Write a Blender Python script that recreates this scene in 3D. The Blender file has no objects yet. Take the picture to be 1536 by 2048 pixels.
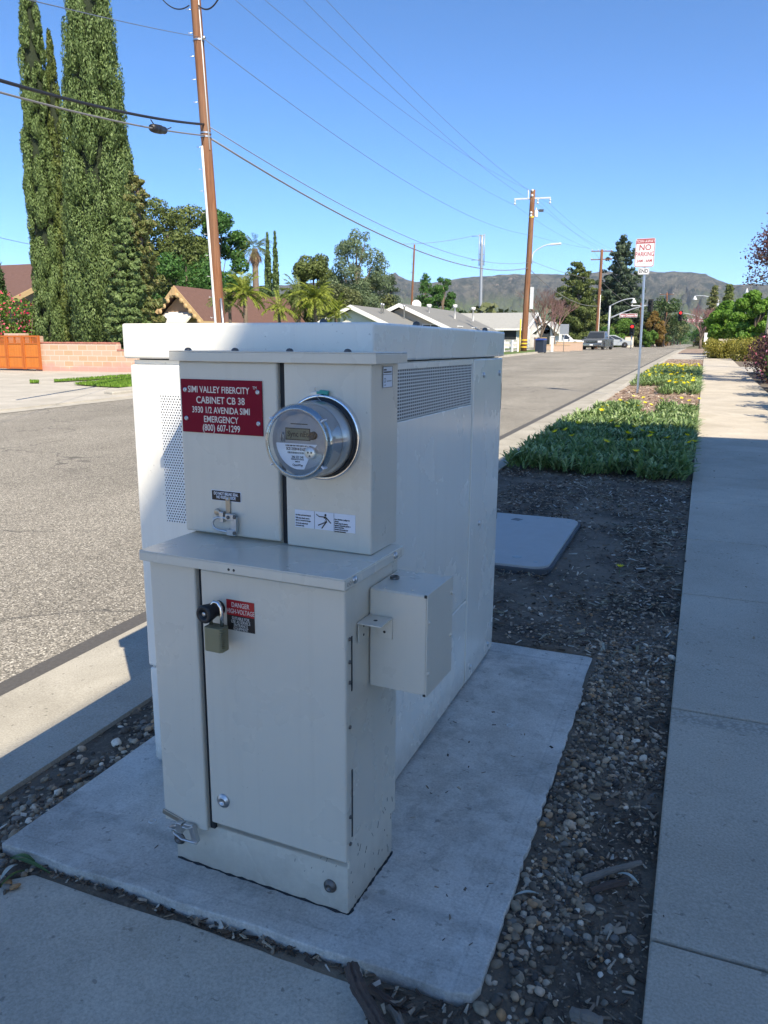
import bpy, bmesh, math, random
import numpy as np
from mathutils import Vector, Matrix, noise as mnoise
random.seed(7); rng = np.random.default_rng(7)
sc = bpy.context.scene
R_ = math.radians
# ------------------------------------------------------------------ camera
F = 1538.0; YAW = R_(22.1); PITCH = R_(12.22); ROLL = R_(0.36); EYE = 1.30
cd = bpy.data.cameras.new('camera'); cam = bpy.data.objects.new('camera', cd)
sc.collection.objects.link(cam); sc.camera = cam
RM = Matrix.Rotation(YAW, 3, 'Z') @ Matrix.Rotation(math.pi/2 - PITCH, 3, 'X') @ Matrix.Rotation(ROLL, 3, 'Z')
cam.matrix_world = Matrix.Translation((0, 0, EYE)) @ RM.to_4x4()
cd.sensor_fit = 'VERTICAL'; cd.sensor_height = 36; cd.lens = 36 * F / 2048
cd.clip_start = 0.05; cd.clip_end = 20000
# ------------------------------------------------------------------ world and sun
SUN_EL = R_(45.5)
SX, SY = math.sin(R_(45)), -math.cos(R_(45))          # horizontal direction towards the sun
wd = bpy.data.worlds.new('World'); sc.world = wd; wd.use_nodes = True
nt = wd.node_tree; nt.nodes.clear()
sky = nt.nodes.new('ShaderNodeTexSky'); sky.sky_type = 'NISHITA'; sky.sun_disc = False
sky.sun_elevation = SUN_EL; sky.sun_rotation = math.atan2(SX, SY)
sky.air_density = 0.65; sky.dust_density = 0.05; sky.ozone_density = 2.8; sky.altitude = 2000
bg = nt.nodes.new('ShaderNodeBackground'); bg.inputs[1].default_value = 0.118
ow = nt.nodes.new('ShaderNodeOutputWorld')
hs = nt.nodes.new('ShaderNodeHueSaturation'); hs.inputs['Saturation'].default_value = 1.18
nt.links.new(sky.outputs[0], hs.inputs['Color']); nt.links.new(hs.outputs[0], bg.inputs[0]); nt.links.new(bg.outputs[0], ow.inputs[0])
sl = bpy.data.lights.new('sun', 'SUN'); sl.energy = 3.6; sl.angle = R_(0.4); sl.color = (1.0, 0.89, 0.71)
so = bpy.data.objects.new('sun', sl); sc.collection.objects.link(so)
sd = Vector((SX*math.cos(SUN_EL), SY*math.cos(SUN_EL), math.sin(SUN_EL)))
so.rotation_euler = sd.to_track_quat('Z', 'Y').to_euler(); so.location = (20, -20, 30)
sc.view_settings.view_transform = 'Standard'; sc.view_settings.look = 'None'
sc.view_settings.gamma = 1; sc.view_settings.exposure = 1.29
sc.cycles.max_bounces = 8; sc.cycles.transparent_max_bounces = 16
# ------------------------------------------------------------------ helpers
def ray(px, py):
    return RM @ Vector(((px-768)/F, -(py-1024)/F, -1))
def at(px, py, Y):
    d = ray(px, py); return Vector((0, 0, EYE)) + d*(Y/d.y)
def px_ground(px, py, z=0):
    d = ray(px, py); t = (z-EYE)/(d.z-.0145*d.y); return Vector((0, 0, EYE))+d*t
def gz(y):
    if y < 75: return 0.0145*y
    if y < 300: return 1.0875 + 0.006*(y-75)
    return 2.4375
def depth(px, Y):
    return Y/ray(px, 692).y
def tag(o, label=None, cat=None, group=None, kind=None):
    if label: o['label'] = label
    if cat: o['category'] = cat
    if group: o['group'] = group
    if kind: o['kind'] = kind
    return o
def empty(name, loc, rz=0, label=None, cat=None, group=None):
    o = bpy.data.objects.new(name, None); sc.collection.objects.link(o)
    o.location = loc; o.rotation_euler = (0, 0, rz); o.empty_display_size = .1
    return tag(o, label, cat, group)
def link(name, me, parent=None):
    o = bpy.data.objects.new(name, me); sc.collection.objects.link(o)
    if parent is not None: o.parent = parent
    return o
def children(o):
    return [c for c in sc.collection.objects if c.parent is o]
def copy_tree(o, parent=None):
    c = o.copy(); sc.collection.objects.link(c)
    if parent is not None: c.parent = parent
    for ch in list(children(o)): copy_tree(ch, c)
    return c
class MB:
    """collects shapes; build() links them as ONE mesh object"""
    def __init__(s): s.v = []; s.f = []; s.sm = []
    def add(s, vs, fs, smooth=False):
        n = len(s.v); s.v += [tuple(p) for p in vs]
        s.f += [tuple(i+n for i in f) for f in fs]; s.sm += [smooth]*len(fs); return s
    def box(s, x0, x1, y0, y1, z0, z1):
        vs = [(x, y, z) for z in (z0, z1) for y in (y0, y1) for x in (x0, x1)]
        return s.add(vs, [(0,2,3,1),(4,5,7,6),(0,1,5,4),(2,6,7,3),(0,4,6,2),(1,3,7,5)])
    def obox(s, c, ax, ay, az):
        c, ax, ay, az = map(Vector, (c, ax, ay, az))
        vs = [c + ax*i + ay*j + az*k for k in (-1, 1) for j in (-1, 1) for i in (-1, 1)]
        return s.add(vs, [(0,2,3,1),(4,5,7,6),(0,1,5,4),(2,6,7,3),(0,4,6,2),(1,3,7,5)])
    def tube(s, pts, r, n=8, cap=True, smooth=True):
        pts = [Vector(p) for p in pts]; rs = r if hasattr(r, '__len__') else [r]*len(pts)
        vs = []; t0 = (pts[1]-pts[0]).normalized()
        u = t0.orthogonal().normalized()
        for i, p in enumerate(pts):
            a = pts[max(i-1, 0)]; b = pts[min(i+1, len(pts)-1)]
            t = (b-a); t = t.normalized() if t.length > 1e-9 else t0
            u = (u - t*u.dot(t)); u = u.normalized() if u.length > 1e-6 else t.orthogonal().normalized()
            w = t.cross(u)
            for k in range(n):
                an = 2*math.pi*k/n; vs.append(p + (u*math.cos(an)+w*math.sin(an))*rs[i])
        fs = [(i*n+k, i*n+(k+1) % n, (i+1)*n+(k+1) % n, (i+1)*n+k) for i in range(len(pts)-1) for k in range(n)]
        s.add(vs, fs, smooth)
        if cap:
            m = len(s.v)-len(vs)
            s.f += [tuple(m+k for k in range(n))[::-1], tuple(m+(len(pts)-1)*n+k for k in range(n))]; s.sm += [False, False]
        return s
    def lathe(s, c, axis, prof, n=32, smooth=True):
        """prof: (distance along axis, radius)"""
        c = Vector(c); a = Vector(axis).normalized(); u = a.orthogonal().normalized(); w = a.cross(u)
        vs = []
        for d, r in prof:
            for k in range(n):
                an = 2*math.pi*k/n; vs.append(c + a*d + (u*math.cos(an)+w*math.sin(an))*r)
        fs = [(i*n+k, i*n+(k+1) % n, (i+1)*n+(k+1) % n, (i+1)*n+k) for i in range(len(prof)-1) for k in range(n)]
        return s.add(vs, fs, smooth)
    def prism(s, poly, fn):
        """poly: list of 2D; fn(p, side) -> 3D for side 0/1"""
        n = len(poly); vs = [fn(p, 0) for p in poly] + [fn(p, 1) for p in poly]
        fs = [tuple(range(n)), tuple(range(2*n-1, n-1, -1))] + [(i, n+i, n+(i+1) % n, (i+1) % n) for i in range(n)]
        return s.add(vs, fs)
    def quad(s, *p): return s.add(p, [tuple(range(len(p)))])
    def build(s, name, mat, parent=None, bevel=0, seg=2, origin=None, recalc=True):
        me = bpy.data.meshes.new(name)
        vs = s.v
        if origin is not None:
            o = Vector(origin); vs = [tuple(Vector(v)-o) for v in vs]
        me.from_pydata(vs, [], s.f); me.polygons.foreach_set('use_smooth', s.sm)
        if recalc:
            bm = bmesh.new(); bm.from_mesh(me); bmesh.ops.recalc_face_normals(bm, faces=bm.faces); bm.to_mesh(me); bm.free()
        me.materials.append(mat); me.update()
        ob = link(name, me, parent)
        if origin is not None and parent is None: ob.location = origin
        if bevel:
            m = ob.modifiers.new('b', 'BEVEL'); m.width = bevel; m.segments = seg; m.limit_method = 'ANGLE'; m.angle_limit = R_(40)
        return ob
def npmesh(name, V, Fq, mat, parent=None, smooth=False, loc=None):
    """V (n,3), Fq (m,k) int arrays"""
    me = bpy.data.meshes.new(name); k = Fq.shape[1]
    me.vertices.add(len(V)); me.vertices.foreach_set('co', V.astype(np.float32).ravel())
    me.loops.add(Fq.size); me.loops.foreach_set('vertex_index', Fq.astype(np.int32).ravel())
    me.polygons.add(len(Fq)); me.polygons.foreach_set('loop_start', np.arange(0, Fq.size, k, dtype=np.int32))
    me.polygons.foreach_set('loop_total', np.full(len(Fq), k, dtype=np.int32))
    me.polygons.foreach_set('use_smooth', np.full(len(Fq), smooth))
    me.materials.append(mat); me.update(calc_edges=True)
    o = link(name, me, parent)
    if loc is not None: o.location = loc
    return o
# ------------------------------------------------------------------ materials
class N:
    def __init__(s, name):
        s.m = bpy.data.materials.new(name); s.m.use_nodes = True; s.t = s.m.node_tree
        s.b = s.t.nodes['Principled BSDF']; s.o = s.t.nodes['Material Output']
        s.tc = s.t.nodes.new('ShaderNodeTexCoord')
    def n(s, t, **k):
        x = s.t.nodes.new('ShaderNode'+t)
        for a, b in k.items(): setattr(x, a, b)
        return x
    def l(s, a, b): s.t.links.new(a, b)
    def val(s, sock, v):
        if isinstance(v, (int, float, tuple, list)): sock.default_value = v
        else: s.l(v, sock)
    def noise(s, scale, detail=4, rough=.55, coord=None, dist=0):
        x = s.n('TexNoise'); x.inputs['Scale'].default_value = scale; x.inputs['Detail'].default_value = detail
        x.inputs['Roughness'].default_value = rough; x.inputs['Distortion'].default_value = dist
        s.l(coord or s.tc.outputs['Object'], x.inputs['Vector']); return x.outputs['Fac']
    def vor(s, scale, out='Distance', feature='F1', coord=None):
        x = s.n('TexVoronoi', feature=feature); x.inputs['Scale'].default_value = scale
        s.l(coord or s.tc.outputs['Object'], x.inputs['Vector']); return x.outputs[out]
    def ramp(s, fac, stops, interp='LINEAR'):
        x = s.n('ValToRGB'); x.color_ramp.interpolation = interp; e = x.color_ramp.elements
        while len(e) < len(stops): e.new(.5)
        for i, (p, c) in enumerate(stops):
            e[i].position = p; e[i].color = (c, c, c, 1) if isinstance(c, (int, float)) else (*c[:3], 1)
        s.l(fac, x.inputs[0]); return x.outputs[0]
    def mix(s, fac, a, b, mode='MIX'):
        x = s.n('Mix', data_type='RGBA', blend_type=mode)
        s.val(x.inputs[0], fac)
        for sk, v in ((x.inputs[6], a), (x.inputs[7], b)):
            s.val(sk, (*v[:3], 1) if isinstance(v, (tuple, list)) else v)
        return x.outputs[2]
    def math(s, op, a, b=0, c=0):
        x = s.n('Math', operation=op); s.val(x.inputs[0], a); s.val(x.inputs[1], b); s.val(x.inputs[2], c); return x.outputs[0]
    def sep(s, v=None):
        x = s.n('SeparateXYZ'); s.l(v or s.tc.outputs['Object'], x.inputs[0]); return x.outputs
    def map(s, sc_=(1,1,1), rot=(0,0,0), loc=(0,0,0)):
        x = s.n('Mapping'); x.inputs['Scale'].default_value = sc_; x.inputs['Rotation'].default_value = rot; x.inputs['Location'].default_value = loc
        s.l(s.tc.outputs['Object'], x.inputs[0]); return x.outputs[0]
    def col(s, v): s.val(s.b.inputs['Base Color'], (*v[:3], 1) if isinstance(v, (tuple, list)) else v)
    def rough(s, v): s.val(s.b.inputs['Roughness'], v)
    def bump(s, h, strength=.3, dist=.01):
        x = s.n('Bump'); x.inputs['Strength'].default_value = strength; x.inputs['Distance'].default_value = dist
        s.l(h, x.inputs['Height']); s.l(x.outputs[0], s.b.inputs['Normal']); return x
def simple(name, c, rough=.6, metal=0, amt=.12, scale=8, bump=0, spec=None, bscale=40, bdist=.002):
    k = N(name); f = k.noise(scale, 5)
    k.col(k.mix(f, tuple(x*(1-amt) for x in c), tuple(min(1, x*(1+amt)) for x in c)))
    k.rough(k.ramp(k.noise(scale*1.7, 3), [(.3, max(0, rough-.06)), (.7, min(1, rough+.06))])); k.b.inputs['Metallic'].default_value = metal
    if spec is not None: k.b.inputs['Specular IOR Level'].default_value = spec
    if bump: k.bump(k.noise(bscale, 3), bump, bdist)
    return k.m
def paint(name, c, rough=.3, peel=.05, base=.05):
    k = N(name)
    dirt = k.ramp(k.noise(3.0, 6, .65), [(.35, 1.0), (.75, .965)])
    c0 = k.mix(1, c, dirt, 'MULTIPLY')
    s = k.sep()
    stre = k.ramp(k.noise(1.0, 6, .7, k.map((34, 34, 1.1))), [(.52, 0.0), (.78, 1.0)])
    c0 = k.mix(k.math('MULTIPLY', stre, .13), c0, (.36, .32, .26))
    low = k.math('SUBTRACT', 1, k.math('DIVIDE', k.math('SUBTRACT', s[2], base), .16))
    low = k.ramp(k.math('ADD', low, k.math('MULTIPLY', k.math('SUBTRACT', k.noise(22, 6, .7), .5), 1.1)), [(.25, 0.0), (.95, 1.0)])
    c0 = k.mix(k.math('MULTIPLY', low, .42), c0, (.24, .20, .155))
    spk = k.ramp(k.noise(95, 2, .5), [(.735, 0.0), (.76, 1.0)])
    c0 = k.mix(k.math('MULTIPLY', spk, .35), c0, (.20, .17, .13))
    k.col(c0)
    scr = k.ramp(k.noise(60, 2, .5, k.map((1, 1, .25))), [(.74, 0.0), (.78, 1.0)])
    k.rough(k.ramp(k.noise(5, 5), [(.3, rough-.05), (.75, rough+.10)]))
    a = k.noise(220, 2); b = k.noise(2.2, 2)
    k.bump(k.math('ADD', a, k.math('MULTIPLY', b, 14)), peel, .0012)
    k.b.inputs['Coat Weight'].default_value = .25; k.b.inputs['Coat Roughness'].default_value = .12
    return k.m
def leafmat(name, dark, mid, light, trans=.25, scale=.6, rough=.55):
    dark, mid, light = [tuple(min(.9, x*1.45) for x in c) for c in (dark, mid, light)]
    k = N(name); g = k.n('NewGeometry')
    c1 = k.ramp(g.outputs['Random Per Island'], [(0, dark), (.5, mid), (1, light)])
    c2 = k.mix(k.ramp(k.noise(scale, 3), [(.35, .0), (.65, .75)]), c1, mid)
    k.col(c2); k.rough(rough); k.b.inputs['Specular IOR Level'].default_value = .3
    tr = k.n('BsdfTranslucent'); k.l(c2, tr.inputs[0])
    mx = k.n('MixShader'); mx.inputs[0].default_value = trans
    k.l(k.b.outputs[0], mx.inputs[1]); k.l(tr.outputs[0], mx.inputs[2]); k.l(mx.outputs[0], k.o.inputs[0])
    return k.m
def concrete(name, a, b, spots=True, sc1=1.2, pit=.35, contrast=(.35, .68), extra=None):
    k = N(name)
    f = k.ramp(k.noise(sc1, 9, .62, dist=.3), [(contrast[0], 0.0), (contrast[1], 1.0)])
    c = k.mix(f, a, b)
    fine = k.ramp(k.noise(150, 4, .7), [(.32, .74), (.68, 1.12)])
    c = k.mix(1, c, fine, 'MULTIPLY')
    sp = k.ramp(k.noise(42, 3, .5), [(.665, 0.0), (.71, 1.0)])
    if spots: c = k.mix(k.math('MULTIPLY', sp, .55), c, tuple(x*.35 for x in a))
    big = k.ramp(k.noise(.9, 7, .7, dist=.4), [(.52, 0.0), (.68, 1.0)])
    c = k.mix(k.math('MULTIPLY', big, .30), c, tuple(x*.55 for x in a))
    drop = k.ramp(k.vor(6.5), [(.045, 1.0), (.085, 0.0)])
    gate = k.ramp(k.noise(2.3, 2), [(.55, 0.0), (.6, 1.0)])
    c = k.mix(k.math('MULTIPLY', k.math('MULTIPLY', drop, gate), .5), c, tuple(x*.3 for x in a))
    if extra: c = extra(k, c)
    k.col(c); k.rough(.88); k.b.inputs['Specular IOR Level'].default_value = .25
    h = k.math('ADD', k.math('MULTIPLY', k.noise(160, 4), .6), k.math('MULTIPLY', sp, -.6))
    k.bump(h, pit, .003); return k.m
M = {}
M['sidewalk'] = concrete('sidewalk_concrete', (.42, .39, .33), (.54, .50, .43))
M['gutter'] = concrete('gutter_concrete', (.34, .315, .26), (.47, .44, .37), sc1=2)
M['kerb'] = concrete('kerb_concrete', (.40, .37, .31), (.54, .50, .42), sc1=2)
def padx(k, c):
    s = k.sep()
    # trowelled border a few centimetres inside the edges, and an old rain mark
    w = k.math('MULTIPLY', k.math('SUBTRACT', k.noise(4, 3), .5), .008)
    def line(sock, pos, wd, amt, c):
        d = k.math('ABSOLUTE', k.math('ADD', k.math('SUBTRACT', sock, pos), w))
        return k.mix(k.math('MULTIPLY', k.ramp(k.math('DIVIDE', d, wd), [(.25, 1.0), (1, 0.0)]), amt), c, (.20, .20, .19))
    c = line(s[0], -.352, .004, .22, c); c = line(s[1], 1.285, .004, .22, c); c = line(s[1], 1.42, .03, .35, c)
    c = line(s[1], 2.96, .010, .3, c)
    st = k.ramp(k.noise(13, 12, .80, dist=.3), [(.49, 0.0), (.57, 1.0)])
    c = k.mix(k.math('MULTIPLY', st, .30), c, (.74, .73, .68))
    s2 = k.ramp(k.noise(7, 12, .80, dist=.4), [(.53, 0.0), (.60, 1.0)])
    return k.mix(k.math('MULTIPLY', s2, .42), c, (.26, .25, .225))
M['pad'] = concrete('pad_concrete', (.44, .42, .375), (.64, .61, .55), sc1=4.2, contrast=(.36, .62), extra=padx)
def asphalt():
    k = N('asphalt')
    v = k.vor(135, 'Color'); g = k.sep(v)[0]
    c = k.ramp(g, [(0, (.10, .093, .08)), (.35, (.20, .185, .155)), (.7, (.30, .275, .23)), (.92, (.44, .405, .34)), (1, (.66, .62, .53))])
    big = k.ramp(k.noise(.35, 6, .6), [(.35, .85), (.65, 1.1)])
    c = k.mix(1, c, big, 'MULTIPLY')
    # far away the stones average out
    lane = k.ramp(k.noise(.55, 5, .6, k.map((1, .12, 1))), [(.4, .90), (.62, 1.08)])
    c = k.mix(1, c, lane, 'MULTIPLY')
    oil = k.ramp(k.noise(1.1, 6, .7), [(.60, 0.0), (.72, 1.0)])
    c = k.mix(k.math('MULTIPLY', oil, .45), c, (.09, .085, .075))
    w = k.n('VectorMath', operation='ADD'); nn_ = k.n('TexNoise'); nn_.inputs['Scale'].default_value = 1.7; nn_.inputs['Detail'].default_value = 6
    k.l(k.tc.outputs['Object'], nn_.inputs['Vector']); sc3 = k.n('VectorMath', operation='SCALE'); sc3.inputs['Scale'].default_value = .8
    k.l(nn_.outputs['Color'], sc3.inputs[0]); k.l(k.tc.outputs['Object'], w.inputs[0]); k.l(sc3.outputs[0], w.inputs[1]); k.mapn = w.outputs[0]
    cr = k.ramp(k.vor(.55, 'Distance', 'DISTANCE_TO_EDGE', k.mapn if hasattr(k, 'mapn') else None), [(.0, 1.0), (.011, 0.0)])
    msk = k.ramp(k.noise(.25, 2), [(.44, 0.0), (.50, 1.0)])
    c = k.mix(k.math('MULTIPLY', k.math('MULTIPLY', cr, msk), .7), c, (.05, .05, .05))
    k.col(c); k.rough(.9); k.b.inputs['Specular IOR Level'].default_value = .2
    k.bump(k.vor(115), .6, .006); return k.m
M['asphalt'] = asphalt()
M['seam'] = simple('asphalt_seam', (.085, .08, .075), .9, amt=.35, scale=60, bump=.6, bscale=120, bdist=.006)
def soil(name, a, b, c):
    k = N(name); x = k.mix(k.ramp(k.noise(2.2, 8, .65), [(.35, 0.0), (.6, 1.0)]), a, b)
    x = k.mix(k.ramp(k.noise(60, 5, .7), [(.5, 0.0), (.7, .8)]), x, c)
    k.col(x); k.rough(.95); k.bump(k.noise(45, 8, .7), .9, .02); return k.m
M['soil'] = soil('dark_soil', (.045, .034, .025), (.21, .17, .125), (.26, .21, .155))
M['mulch_bed'] = soil('pale_mulch_bed', (.22, .15, .105), (.36, .27, .20), (.10, .07, .05))
M['earth'] = soil('dry_grass_earth', (.10, .105, .05), (.19, .17, .10), (.24, .21, .14))
M['lawn'] = soil('lawn_green', (.06, .11, .02), (.11, .17, .035), (.16, .19, .05))
def hillmat():
    k = N('hill_scrub'); s = k.sep(); g = k.n('NewGeometry')
    m = k.map((1, 1, 1)); n1 = k.noise(.004, 8, .65); n2 = k.noise(.017, 10, .78); n3 = k.noise(.0015, 4)
    low = k.mix(k.ramp(n2, [(.42, 0.0), (.6, 1.0)]), (.27, .33, .12), (.14, .20, .08))
    high = k.mix(k.ramp(n2, [(.42, 0.0), (.58, 1.0)]), (.055, .075, .06), (.235, .22, .17))
    rock = k.ramp(k.noise(.022, 8, .8), [(.57, 0.0), (.64, 1.0)])
    high = k.mix(k.math('MULTIPLY', rock, .8), high, (.48, .38, .30))
    f = k.ramp(k.math('ADD', k.math('DIVIDE', s[2], 330.), k.math('MULTIPLY', k.math('SUBTRACT', n1, .5), 1.0)), [(.30, 0.0), (.62, 1.0)])
    k.col(k.mix(f, low, high)); k.rough(.95); k.b.inputs['Specular IOR Level'].default_value = .1
    k.bump(n2, 1, 60); return k.m
M['hill'] = hillmat()
M['beige'] = paint('beige_enamel', (.66, .615, .52), .28)
M['white_enamel'] = paint('white_enamel', (.87, .84, .76), .24, base=.0)
M['galv'] = simple('galvanised_steel', (.55, .56, .57), .38, 1, amt=.15, scale=25)
M['chrome'] = simple('polished_steel', (.75, .75, .76), .12, 1, amt=.05)
M['dark_steel'] = simple('dark_steel', (.16, .15, .14), .45, .8)
M['black'] = simple('black_rubber', (.012, .013, .016), .5)
M['gap'] = simple('gap_shadow_gasket', (.02, .022, .025), .8)
M['crimson'] = simple('crimson_plate', (.21, .004, .020), .55, amt=.06, spec=.15)
M['letter'] = simple('engraved_lettering', (.74, .68, .60), .6, amt=.04)
M['white'] = simple('white_sign_face', (.80, .80, .80), .4, amt=.03)
M['signred'] = simple('sign_red', (.38, .01, .02), .4, amt=.05)
M['red_label'] = simple('label_red', (.42, .008, .015), .4, amt=.05)
M['black_ink'] = simple('black_ink', (.01, .01, .012), .4, amt=.05)
M['lock_body'] = simple('olive_lock_body', (.22, .205, .12), .45, .1, amt=.08)
M['brass'] = simple('weathered_zinc_plate', (.42, .37, .30), .4, .8)
M['wood_pole'] = None
def woodpole():
    k = N('creosoted_pole'); v = k.map((9, 9, .35))
    c = k.mix(k.ramp(k.noise(1.6, 6, .7, v), [(.35, 0.0), (.65, 1.0)]), (.12, .045, .018), (.27, .12, .055))
    c = k.mix(k.ramp(k.noise(.5, 3), [(.45, 0.0), (.7, .5)]), c, (.22, .15, .10))
    k.col(c); k.rough(.85); k.bump(k.noise(1.6, 6, .7, v), .5, .01); return k.m
M['wood_pole'] = woodpole()
M['bark'] = simple('grey_bark', (.16, .12, .09), .9, amt=.35, scale=3, bump=.5, bscale=12, bdist=.03)
M['driftwood'] = simple('weathered_wood', (.085, .060, .048), .85, amt=.45, scale=30, bump=.8, bscale=70, bdist=.004)
M['driftpale'] = simple('pale_weathered_wood', (.20, .175, .145), .85, amt=.3, scale=30, bump=.8, bscale=70, bdist=.004)
def perforated(name, c, axis, sx, sz, rad, hx=1.0, stagger=True):
    k = N(name); s = k.sep(); u, w = s[axis], s[2]
    row = k.math('DIVIDE', w, sz); r = k.math('FLOOR', row)
    cx = k.math('DIVIDE', u, sx)
    if stagger: cx = k.math('ADD', cx, k.math('MULTIPLY', k.math('MODULO', r, 2), .5))
    fx = k.math('MULTIPLY', k.math('SUBTRACT', k.math('FRACT', cx), .5), sx*hx)
    fz = k.math('MULTIPLY', k.math('SUBTRACT', k.math('FRACT', row), .5), sz)
    d = k.math('SQRT', k.math('ADD', k.math('MULTIPLY', fx, fx), k.math('MULTIPLY', fz, fz)))
    h = k.math('LESS_THAN', d, rad)
    k.col(k.mix(h, c, (.02, .022, .03))); k.rough(.4); k.bump(k.math('SUBTRACT', 1, h), .6, .001); return k.m
M['perf'] = perforated('punched_round_holes', (.80, .81, .80), 0, .0082, .0071, .0021)
def slots():
    k = N('punched_slot_mesh'); s = k.sep()
    a = k.math('FRACT', k.math('DIVIDE', s[1], .0165)); b = k.math('FRACT', k.math('DIVIDE', s[2], .0088))
    h = k.math('MULTIPLY', k.math('GREATER_THAN', a, .28), k.math('GREATER_THAN', b, .42))
    k.col(k.mix(h, (.66, .67, .66), (.045, .05, .06))); k.rough(.4); k.bump(k.math('SUBTRACT', 1, h), .8, .0015); return k.m
M['slots'] = slots()
def glass(name, tint=(.9, .94, .95), op=.16):
    k = N(name); tr = k.n('BsdfTransparent'); tr.inputs[0].default_value = (*tint, 1)
    gl = k.n('BsdfGlossy'); gl.inputs['Roughness'].default_value = .04
    fr = k.n('LayerWeight'); fr.inputs[0].default_value = .22
    mx = k.n('MixShader'); f = k.math('ADD', k.math('MULTIPLY', fr.outputs['Facing'], .8), op)
    k.l(k.math('MINIMUM', f, .95), mx.inputs[0]); k.l(tr.outputs[0], mx.inputs[1]); k.l(gl.outputs[0], mx.inputs[2]); k.l(mx.outputs[0], k.o.inputs[0])
    return k.m
M['glass'] = glass('clear_glass', (.95, .97, .98), op=.0)
M['meter_face'] = simple('meter_face_grey', (.30, .31, .33), .4, amt=.05)
M['lcd'] = simple('lcd_olive', (.14, .15, .10), .6, amt=.04)
M['paper'] = simple('white_label', (.72, .74, .80), .5, amt=.03)
M['teal'] = simple('teal_plastic', (.02, .30, .26), .3)
M['polymer'] = simple('grey_polymer_lid', (.44, .44, .42), .9, amt=.10, scale=14, bump=.4, bscale=60)
M['pane'] = simple('window_glass_dark', (.03, .035, .04), .08, amt=.1, spec=.7)
M['tyre'] = simple('tyre_rubber', (.02, .02, .02), .8)
M['rim'] = simple('alloy_rim', (.5, .5, .52), .3, .9)
M['headlight'] = simple('headlight_glass', (.75, .76, .78), .1)
M['taillight'] = simple('tail_light_red', (.4, .01, .01), .2)
M['roof_brown'] = simple('brown_shingles', (.135, .072, .055), .9, amt=.3, scale=5, bump=.6, bscale=9, bdist=.03)
M['roof_grey'] = simple('grey_shingles', (.19, .19, .18), .9, amt=.22, scale=5, bump=.6, bscale=9, bdist=.03)
M['roof_pale'] = simple('pale_shingles', (.33, .33, .31), .9, amt=.2, scale=4, bump=.5, bscale=9, bdist=.03)
M['stucco_tan'] = simple('tan_siding', (.28, .19, .13), .9, amt=.1)
M['stucco_white'] = simple('white_stucco', (.66, .64, .60), .9, amt=.05)
M['stucco_warm'] = simple('warm_white_stucco', (.80, .72, .58), .9, amt=.04)
M['stucco_cream'] = simple('cream_stucco', (.52, .46, .37), .9, amt=.07, scale=2, bump=.3)
M['trim_tan'] = simple('tan_trim', (.50, .34, .17), .7)
M['trim_white'] = simple('white_trim', (.78, .77, .74), .6, amt=.04)
M['awning'] = simple('cream_canvas', (.74, .70, .62), .8, amt=.05)
M['steel_grey'] = simple('weathered_steel_pole', (.36, .38, .40), .5, .5)
M['yellow'] = simple('yellow_paint', (.72, .50, .03), .6)
M['insulator'] = simple('pale_fibreglass', (.62, .64, .64), .5)
M['cable_black'] = simple('black_cable', (.015, .015, .018), .6)
M['cable_grey'] = simple('grey_strand', (.26, .25, .24), .55, .3)
M['wire'] = simple('bare_line_wire', (.20, .22, .26), .5, .3)
M['bin'] = simple('navy_bin_plastic', (.02, .028, .05), .5)
M['binlid'] = simple('blue_bin_lid', (.02, .05, .22), .5)
M['sig_black'] = simple('signal_housing', (.02, .022, .02), .6)
def emis(name, c, s):
    k = N(name); k.col(c); k.b.inputs['Emission Color'].default_value = (*c, 1); k.b.inputs['Emission Strength'].default_value = s; return k.m
M['red_lamp'] = emis('lit_red_lamp', (1, .02, .02), 1.6)
M['orange_wood'] = None
def boards():
    k = N('orange_stained_wood'); v = k.map((6, 6, .6))
    k.col(k.mix(k.noise(2.5, 5, .6, v), (.42, .115, .012), (.60, .20, .025))); k.rough(.6); return k.m
M['orange_wood'] = boards()
M['orange_frame'] = simple('dark_orange_frame', (.42, .11, .015), .6)
def blockwall():
    k = N('pink_slump_block'); b = k.n('TexBrick'); v = k.map((1, 1, 1), (R_(90), 0, 0))
    k.l(v, b.inputs['Vector']); b.inputs['Scale'].default_value = 1; b.inputs['Brick Width'].default_value = .42; b.inputs['Row Height'].default_value = .2
    b.inputs['Mortar Size'].default_value = .014; b.inputs['Color1'].default_value = (.46, .31, .19, 1); b.inputs['Color2'].default_value = (.52, .36, .27, 1)
    b.inputs['Mortar'].default_value = (.62, .46, .38, 1)
    s = k.sep(); low = k.ramp(k.math('ADD', s[2], k.math('MULTIPLY', k.noise(1.3, 3), .8)), [(.55, 1.0), (.75, 0.0)])
    k.col(k.mix(k.math('MULTIPLY', low, .75), b.outputs[0], (.52, .26, .23))); k.rough(.9); k.bump(b.outputs['Fac'], -.4, .02); return k.m
M['block'] = blockwall()
M['brick_cap'] = simple('red_brick_cap', (.42, .17, .13), .9, amt=.5, scale=6)
M['brick_low'] = simple('tan_brick', (.43, .31, .235), .9, amt=.2, scale=9)
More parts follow.
